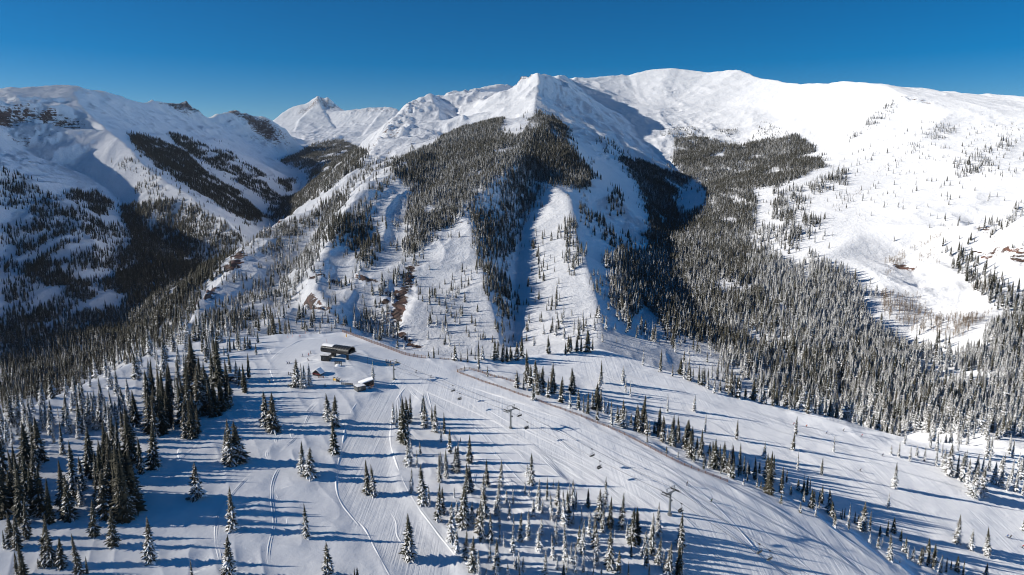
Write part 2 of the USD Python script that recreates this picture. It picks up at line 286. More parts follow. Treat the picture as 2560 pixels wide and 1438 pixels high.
# ---- helpers and materials ------------------------------------------------------------------
used = {}
def numbered(name, parent='/World'):
    k = (parent, name); n = used.get(k, -1) + 1; used[k] = n
    return f'{parent}/{name}' if n == 0 else f'{parent}/{name}_{n:03d}'
def tag(p, label=None, category=None, group=None, kind=None):
    p = p.GetPrim() if hasattr(p, 'GetPrim') else p
    for k, v in (('label', label), ('category', category), ('group', group), ('kind', kind)):
        if v: p.SetCustomDataByKey(k, v)
    return p
def thing(name, label, category, loc=(0, 0, 0), rz=0.0, group=None):
    x = UsdGeom.Xform.Define(stage, numbered(name)); x.AddTranslateOp().Set(Gf.Vec3d(*map(float, loc)))
    if rz: x.AddRotateZOp().Set(math.degrees(rz))
    return tag(x, label, category, group)
def part(parent, name, mesh, mat, smooth=30, label=None):
    p = usdkit.mesh(stage, numbered(name, str(parent.GetPath())), mesh, mat, smooth)
    return tag(p, label)
def mat(name, color, rough=.7, metal=0.0, **more):
    return usdkit.material(stage, '/World/Looks/' + name, {'p': ('principled_bsdf', {'base_color': color, 'roughness': rough, 'metallic': metal, **more})}, surface='p.BSDF')
def worn(name, c1, c2, scale=2.0, rough=.7, metal=0.0, bump=0.0, stretch=(1, 1, 1)):
    n = {'g': ('texture_coordinate', {}), 'm': ('mapping', {'scale': stretch}), 'n': ('noise_texture', {'scale': scale, 'detail': 5.0, 'roughness': .6}),
         'r': ('rgb_ramp', {'ramp': [(.3, c1), (.7, c2)]}), 'p': ('principled_bsdf', {'roughness': rough, 'metallic': metal})}
    l = [('g.object', 'm.vector'), ('m.vector', 'n.vector'), ('n.fac', 'r.fac'), ('r.color', 'p.base_color')]
    if bump:
        n['b'] = ('bump', {'strength': .6, 'distance': bump}); l += [('n.fac', 'b.height'), ('b.normal', 'p.normal')]
    return usdkit.material(stage, '/World/Looks/' + name, n, l, surface='p.BSDF')
SNOW = (.83, .84, .86)
def ground_material(name, near):
    n = {'g': ('geometry', {}), 'sep': ('separate_xyz', {}), 'nsep': ('separate_xyz', {}),
         'rk': ('attribute', {'attribute': 'rock'}), 'p': ('principled_bsdf', {'roughness': .62, 'specular_ior_level': .25, 'diffuse_roughness': 1.0}),
         'n1': ('noise_texture', {'scale': .06, 'detail': 8.0, 'roughness': .72}), 'n2': ('noise_texture', {'scale': .35, 'detail': 4.0, 'roughness': .6}),
         'strm': ('mapping', {'scale': (.02, .02, .30)}), 'strn': ('noise_texture', {'scale': 1.0, 'detail': 4.0, 'roughness': .6}),
         'rc': ('rgb_ramp', {'ramp': [(.3, (.14, .06, .042)), (.45, (.05, .034, .03)), (.55, (.11, .07, .055)), (.7, (.18, .085, .06))]}),
         'sc': ('rgb_ramp', {'ramp': [(.35, (.85, .855, .87)), (.65, (.91, .912, .915))] if near else [(.35, (.74, .75, .775)), (.65, (.81, .815, .825))]}),  # colour evens out the sunlight: near snow lightened, far sunlit slopes darkened
         'a1': ('math', {'math_type': 'multiply_add', 'value2': .95, 'value3': -.76}),      # rock*1.25-.3
         'steep': ('map_range', {'from_min': .78, 'from_max': .40, 'to_min': .0, 'to_max': .42, 'clamp': True}),
         'a2': ('math', {'math_type': 'add'}), 'a2b': ('math', {'math_type': 'multiply_add', 'value2': 1.7, 'value3': -.85}), 'a3': ('math', {'math_type': 'add'}),
         'a4': ('math', {'math_type': 'multiply_add', 'value2': 1.9, 'value3': -.95}), 'a5': ('math', {'math_type': 'add'}),
         'msk': ('map_range', {'from_min': -.03, 'from_max': .03, 'to_min': 0.0, 'to_max': 1.0, 'clamp': True}),
         'mix': ('mix', {}), 'b1': ('bump', {'strength': .6, 'distance': 7.0})}
    l = [('g.position', 'n1.vector'), ('g.position', 'n2.vector'), ('g.position', 'strm.vector'), ('strm.vector', 'strn.vector'), ('strn.fac', 'rc.fac'), ('n2.fac', 'sc.fac'),
         ('rk.fac', 'a1.value1'), ('g.normal', 'nsep.vector'), ('nsep.z', 'steep.value'), ('a1.value', 'a2.value1'), ('steep.result', 'a2.value2'),
         ('n1.fac', 'a4.value1'), ('a2.value', 'a3.value1'), ('a4.value', 'a3.value2'), ('strn.fac', 'a2b.value1'), ('a3.value', 'a5.value1'), ('a2b.value', 'a5.value2'), ('a5.value', 'msk.value'),
         ('msk.result', 'mix.fac'), ('sc.color', 'mix.color1'), ('rc.color', 'mix.color2'), ('mix.color', 'p.base_color'), ('n1.fac', 'b1.height')]
    if near:
        n.update({'gr': ('attribute', {'attribute': 'groomed'}), 'tk': ('attribute', {'attribute': 'tracked'}),
                  'w1': ('noise_texture', {'scale': .03, 'detail': 2.0}), 'wv': ('mix_vector', {'fac': .5}),
                  'm1': ('mapping', {'rotation': (0, 0, math.radians(-NEAR_DIR)), 'scale': (.9, .022, .0)}), 't1': ('noise_texture', {'scale': 1.0, 'detail': 3.0, 'roughness': .6, 'distortion': .35}),
                  'm2': ('mapping', {'rotation': (0, 0, math.radians(8)), 'scale': (1.4, .02, .0)}), 't2': ('noise_texture', {'scale': 1.0, 'detail': 3.0, 'roughness': .6, 'distortion': .1}),
                  'f1': ('noise_texture', {'scale': .22, 'detail': 4.0, 'roughness': .55, 'distortion': .6}),
                  'h1': ('math', {'math_type': 'multiply'}), 'h2': ('math', {'math_type': 'multiply'}), 'h3': ('math', {'math_type': 'multiply_add', 'value2': 1.2}), 'h4': ('math', {'math_type': 'add'}),
                  'b2': ('bump', {'strength': .5, 'distance': .32})})
        n['b1'] = ('bump', {'strength': .12, 'distance': 3.0})
        l += [('g.position', 'm1.vector'), ('m1.vector', 't1.vector'), ('g.position', 'm2.vector'), ('m2.vector', 't2.vector'), ('g.position', 'f1.vector'),
              ('t1.fac', 'h1.value1'), ('tk.fac', 'h1.value2'), ('t2.fac', 'h2.value1'), ('gr.fac', 'h2.value2'), ('f1.fac', 'h3.value1'), ('h1.value', 'h3.value3'), ('h3.value', 'h4.value1'), ('h2.value', 'h4.value2'),
              ('h4.value', 'b2.height'), ('b1.normal', 'b2.normal'), ('b2.normal', 'p.normal')]
    else:
        n['b2'] = ('bump', {'strength': .25, 'distance': 1.0})
        l += [('n2.fac', 'b2.height'), ('b1.normal', 'b2.normal'), ('b2.normal', 'p.normal')]
    return usdkit.material(stage, '/World/Looks/' + name, n, l, surface='p.BSDF')
NEAR_DIR = 35.0
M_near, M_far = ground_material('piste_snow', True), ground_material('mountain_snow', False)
def tree_material(name, c1, c2):
    n = {'sn': ('attribute', {'attribute': 'snow'}), 'g': ('geometry', {}), 'nz': ('noise_texture', {'scale': 2.1, 'detail': 4.0, 'roughness': .7}), 'o': ('object_info', {}),
         'cc': ('rgb_ramp', {'ramp': [(0, c1), (1, c2)]}), 'add': ('math', {'math_type': 'multiply_add', 'value2': 1.5, 'value3': -.75}), 's2': ('math', {'math_type': 'add'}),
         'mr': ('map_range', {'from_min': .40, 'from_max': .66, 'to_min': 0.0, 'to_max': 1.0, 'clamp': True}), 'mix': ('mix', {'color2': (.80, .81, .83)}), 'p': ('principled_bsdf', {'roughness': .75, 'specular_ior_level': .2})}
    l = [('g.position', 'nz.vector'), ('nz.fac', 'add.value1'), ('add.value', 's2.value1'), ('sn.fac', 's2.value2'), ('s2.value', 'mr.value'), ('mr.result', 'mix.fac'), ('o.random', 'cc.fac'), ('cc.color', 'mix.color1'), ('mix.color', 'p.base_color'), ('p.BSDF', 'p2.closure') if 0 else ('nz.fac', 'add.value1')]
    return usdkit.material(stage, '/World/Looks/' + name, n, l[:-1], surface='p.BSDF')
M_tree = tree_material('spruce_needles', (.028, .029, .018), (.055, .049, .035))
M_bark = worn('bark', (.05, .04, .03), (.10, .08, .06), 6.0, .9)
# ---- the ground: one sheet, cut into the ski hill and the mountains around it ----------------
AZ, RR = grid()
X, Y, Z, ROUGHN, ROCKM, SD = final(AZ, RR, True)
PX, PY, PDp = project(np.stack([X, Y, Z], -1))
INF = np.abs(np.degrees(AZ)) < 42
def where_seen(extra=0.0):
    """Which ground points the camera sees; extra: metres above the ground that count as well."""
    e, et = Z / np.hypot(X, Y), (Z + extra) / np.hypot(X, Y)
    top = np.maximum.accumulate(np.vstack([np.full((1, e.shape[1]), -9.0), e[:-1]]), axis=0)
    return et >= top
def inside(poly, u, v):
    p = shapely.Polygon(poly); shapely.prepare(p)
    lo, hi = np.min(poly, 0), np.max(poly, 0)
    m = (u > lo[0]) & (u < hi[0]) & (v > lo[1]) & (v < hi[1])
    o = np.zeros(np.shape(u), bool); o[m] = shapely.contains_xy(p, u[m], v[m]); return o
def ground_z(x, y):
    gi = RGI_R(np.hypot(x, y)); gj = RGI_A(np.arctan2(x, y))
    from scipy.ndimage import map_coordinates
    o = map_coordinates(Z, np.stack([np.atleast_1d(gi), np.atleast_1d(gj)]), order=1, mode='nearest'); return o if np.ndim(x) else float(o[0])
RGI_R = lambda q: np.interp(q, RR, np.arange(len(RR))); RGI_A = lambda q: np.interp(q, AZ, np.arange(len(AZ)))
def hit(u, v, near_only=True):
    """The first ground point on the line of sight through the photograph's point (u, v)."""
    d = ray(u, v); az = math.atan2(d[0], d[1]); j = RGI_A(az); j0 = int(j); w = j - j0
    col = Z[:, j0] * (1 - w) + Z[:, j0 + 1] * w
    f = col - RR * (d[2] / math.hypot(d[0], d[1]))
    k = np.argmax(f > 0)
    if f[k] <= 0 or k == 0: return None
    t = f[k - 1] / (f[k - 1] - f[k]); r = RR[k - 1] + t * (RR[k] - RR[k - 1])
    x, y = r * math.sin(az), r * math.cos(az)
    if near_only and (r > 560): return None
    return np.array([x, y, col[k - 1] + t * (col[k] - col[k - 1])])
# groomed and tracked snow, by where it lies on the hill
def ground_poly(uv): return shapely.Polygon([PZ(u, v, z)[:2] for u, v, z in uv])
GROOM = [(900,1000,-108.5),(980,960,-109),(1060,960,-109.5),(975,1100,-112),(985,1200,-113),(1030,1290,-114.5),(1120,1390,-117),(1170,1500,-119),(1060,1500,-118),(960,1400,-115),(870,1300,-113),(845,1200,-111.5),(850,1130,-110.5)]
TRACK = [(1000,950,-109),(1140,935,-109.5),(1340,1005,-111),(1540,1080,-115.5),(1820,1210,-123.5),(2100,1345,-134),(2350,1500,-143),(1700,1600,-128),(1600,1350,-120),(1400,1180,-115),(1150,1060,-111)]
TRACK2 = [(1380,885,-113),(1560,890,-117),(2100,1085,-144),(2560,1140,-166),(2900,1250,-180),(2560,1438,-162),(2300,1340,-150),(1800,1120,-130),(1480,960,-117)]
LOOP = [(675,905,-107),(720,860,-106.3),(850,836,-105.6),(960,870,-106.5),(1080,905,-108),(1130,930,-109),(1000,945,-109),(880,860,-105),(760,880,-106),(720,930,-107.5),(690,950,-107.5)]
def soft(polys, m, edge):
    o = np.zeros_like(X); p = shapely.points(X[m], Y[m]); best = np.zeros(m.sum())
    for q in polys:
        q = q.buffer(0); b = q.boundary; shapely.prepare(q); shapely.prepare(b)
        d = shapely.distance(p, b) * np.where(shapely.contains(q, p), 1, -1); best = np.maximum(best, sstep(-edge, edge, d))
    o[m] = best; return o
nearm = (SD > -40) & (np.hypot(X, Y) < 620)
GROOMED = soft([ground_poly(GROOM), ground_poly(LOOP)], nearm, 2.0); TRACKED = soft([ground_poly(TRACK), ground_poly(TRACK2)], nearm, 14.0)
# a shallow trough for the groomed run
Z = Z - .45 * soft([ground_poly(GROOM)], nearm, 3.0)
ROUGHSNOW = nearm * sstep(-6, 6, SD) * (1 - GROOMED) * (1 - TRACKED * .8)
Z = Z + ROUGHSNOW * (.5 * (noise(np.stack([X / 5.5, Y / 8.5, 0 * X], -1), 21) - .5) + .3 * (1 - np.abs(2 * noise(np.stack([X / 7 + Y / 14, Y / 16, 0 * X], -1), 22) - 1)) ** 2)
# which mountain a point belongs to
GROUPS = ['ski_slope', 'left', 'far', 'middle', 'right', 'back', 'valley']
G_OF = {}
for k, l in enumerate(FARL):
    u, v, t = np.mean(l, 0)
    G_OF[k] = 'far' if t > 5900 else 'left' if u < 480 else 'middle' if 480 <= u < 1500 and t < 2600 else 'back' if t > 2500 and u > 1000 else 'right' if u >= 1500 else 'left'
lab_pts, lab = [], []
for k, l in enumerate(FARL):
    q = poly3(l, .02) if len(l) > 1 else np.array([PD(*l[0])]); lab_pts.append(q[:, :2]); lab += [GROUPS.index(G_OF[k])] * len(q)
lab_pts = np.vstack(lab_pts); lp = lambda p: np.stack([np.arctan2(p[..., 0], p[..., 1]) * 2, np.log(np.hypot(p[..., 0], p[..., 1]))], -1)
n, m = X.shape
cx, cy = X[:-1, :-1], Y[:-1, :-1]
cell = np.zeros((n - 1, m - 1), int)
far_cell = (SD[:-1, :-1] < -6)
cell[far_cell] = np.array(lab)[cKDTree(lp(lab_pts)).query(lp(np.stack([cx, cy], -1)[far_cell]))[1]]
vi = np.arange(n * m).reshape(n, m)
quads = np.stack([vi[:-1, :-1], vi[1:, :-1], vi[1:, 1:], vi[:-1, 1:]], -1)
P_all = np.stack([X, Y, Z], -1)
# smooth normals over the whole sheet
du, dv = np.gradient(P_all, axis=1), np.gradient(P_all, axis=0)
NRM = np.cross(du, dv); NRM /= np.linalg.norm(NRM, axis=-1, keepdims=True); NRM[NRM[..., 2] < 0] *= -1
WORDS = {'ski_slope': ('ski_slope', 'broad snowy ski hill in front with groomed runs, tracks and long tree shadows', 'ski slope'),
 'left': ('mountain', 'shaded snow mountain on the left with a bowl and one sunlit spur', 'mountain'),
 'far': ('mountain', 'distant pale twin-topped peaks at the head of the left valley', 'mountain'),
 'middle': ('mountain', 'steep ribbed mountain in the middle with red cliffs, gullies and forest', 'mountain'),
 'right': ('mountain', 'smooth open white mountainside on the right above the dark creek forest', 'mountain'),
 'back': ('mountain', 'high white ridge along the skyline behind the middle mountain', 'mountain')}
def add_ground(key, sel):
    q = quads[sel]; ids, inv = np.unique(q, return_inverse=True); inv = inv.reshape(-1, 4)
    name, label, cat = WORDS[key]
    g = UsdGeom.Mesh.Define(stage, numbered(name))
    g.CreatePointsAttr(Vt.Vec3fArray.FromNumpy(P_all.reshape(-1, 3)[ids].astype(np.float32)))
    tri = np.vstack([inv[:, [0, 1, 2]], inv[:, [0, 2, 3]]])[:, ::-1]
    g.CreateFaceVertexCountsAttr(Vt.IntArray.FromNumpy(np.full(len(tri), 3, np.int32))); g.CreateFaceVertexIndicesAttr(Vt.IntArray.FromNumpy(tri.astype(np.int32).ravel()))
    g.CreateSubdivisionSchemeAttr('none'); g.CreateNormalsAttr(Vt.Vec3fArray.FromNumpy(NRM.reshape(-1, 3)[ids].astype(np.float32))); g.SetNormalsInterpolation('vertex')
    pv = UsdGeom.PrimvarsAPI(g)
    for nm, arr in (('rock', ROCKM),) + ((('groomed', GROOMED), ('tracked', TRACKED)) if key == 'ski_slope' else ()):
        pv.CreatePrimvar(nm, Sdf.ValueTypeNames.FloatArray, 'vertex').Set(Vt.FloatArray.FromNumpy(arr.reshape(-1)[ids].astype(np.float32)))
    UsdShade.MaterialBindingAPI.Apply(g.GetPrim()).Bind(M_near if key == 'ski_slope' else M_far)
    tag(g, label, cat, None, 'structure')
for k, key in enumerate(GROUPS):
    if key in WORDS and (cell == k).any(): add_ground(key, cell == k)
# ---- spruces ---------------------------------------------------------------------------------
def spruce(seed, whorls, per, segs, slim=.15, core=True):
    """One spruce one metre tall: (trunk vertices, faces), (crown vertices, faces, snow per vertex)."""
    g = np.random.default_rng(seed); V, Fc, S = [], [], []
    lean = g.normal(0, .01, 2)
    def put(v, f, s):
        n0 = sum(len(a) for a in V); V.append(np.array(v, float)); Fc.append(np.array(f) + n0); S.append(np.array(s, float))
    gap = g.uniform(0, 6.28)
    for i in range(whorls):
        h = .05 + .93 * ((i + g.uniform(-.3, .3)) / (whorls - .5)); h = min(max(h, .04), .985)
        R = slim * .95 * (1 - h) ** .74 * min(1, .66 + 2.0 * h) * (1 + .16 * math.sin(gap + h * 17)) + .006
        a0 = g.uniform(0, 6.28); k = max(3, int(round(per * (1.15 - .6 * h))))
        for j in range(k):
            if g.random() < .10: continue
            a = a0 + 6.283 * j / k + g.normal(0, .22); L = R * g.uniform(.62, 1.18); w = L * g.uniform(.26, .40) + .004
            d = np.array([math.cos(a), math.sin(a), 0]); sd = np.array([-d[1], d[0], 0])
            rise, droop = g.uniform(.0, .25) * L * (1 if h > .6 else .3), L * g.uniform(.30, .62) * (1.1 - .5 * h)
            load = g.uniform(0, 1)
            pts, sn = [], []
            for s in range(segs + 1):
                t = s / segs; c = d * L * (.05 + .95 * t) + np.array([0, 0, h + rise * t - droop * t * t + .10 * L * max(0, t - .75)])
                ww = w * (.35 + 1.3 * t) * (1 - t ** 2.2) * (1.25 if s % 2 else .75) + (.0 if s < segs else .001)
                edge = np.array([0, 0, -.55 * ww - .02 * L])
                pts += [c - sd * ww + edge - d * ww * .5, c, c + sd * ww + edge - d * ww * .5]
                up = .35 + .5 * load
                up_ = up - .42 * max(0, h - .45)
                sn += [up_ - .45, up_ + .05, up_ - .45]
            fs = []
            for s in range(segs):
                b = 3 * s
                fs += [[b, b + 1, b + 4], [b, b + 4, b + 3], [b + 1, b + 2, b + 5], [b + 1, b + 5, b + 4]]
            put(pts, fs, sn)
    if core:
        q, prof = 6, [(.05, .035), (.07, .42 * slim), (.35, .36 * slim), (.7, .2 * slim), (1.0, .003)]
        v = [[r * math.cos(6.283 * (x + .5 * y) / q), r * math.sin(6.283 * (x + .5 * y) / q), h] for y, (h, r) in enumerate(prof) for x in range(q)]
        f = []
        for y in range(len(prof) - 1):
            for x in range(q):
                a, b = y * q + x, y * q + (x + 1) % q; f += [[a, b, b + q], [a, b + q, a + q]]
        put(v, f, np.full(len(v), .12))
    v = np.vstack(V); v[:, :2] += lean * v[:, 2:] ** 2
    t = trimesh.creation.cone(.018, .9, sections=6)
    return (np.array(t.vertices), np.array(t.faces)), (v, np.vstack(Fc), np.concatenate(S))
def mesh_with_snow(path, v, f, snow, material, smooth=True):
    p = usdkit.mesh(stage, path, (v, f), material, smooth)
    UsdGeom.PrimvarsAPI(p).CreatePrimvar('snow', Sdf.ValueTypeNames.FloatArray, 'vertex').Set(Vt.FloatArray.FromNumpy(snow.astype(np.float32)))
    return p
LEVELS = [-.26, -.06, .10, .24]                       # bare and dark ... thickly frosted
KINDS = {}
UsdGeom.Scope.Define(stage, '/World/kinds').GetPrim().SetSpecifier(Sdf.SpecifierClass)
for k, (wh, per, slim) in enumerate([(27, 10, .20), (31, 9, .165), (25, 10, .235), (29, 9, .14), (27, 10, .18), (24, 10, .215), (33, 9, .155), (28, 9, .19)]):
    tr, (cv, cf, cs) = spruce(100 + k, wh, per, 3, slim)
    for s, lev in enumerate(LEVELS):
        c = UsdGeom.Xform.Define(stage, f'/World/kinds/spruce_{k}_{s}'); base = str(c.GetPath())
        usdkit.mesh(stage, base + '/trunk', tr, M_bark, True); mesh_with_snow(base + '/crown', cv, cf, np.clip(cs + lev, -1, 2), M_tree)
        KINDS[k, s] = base
SLIM = [.155, .125, .185, .105, .14]
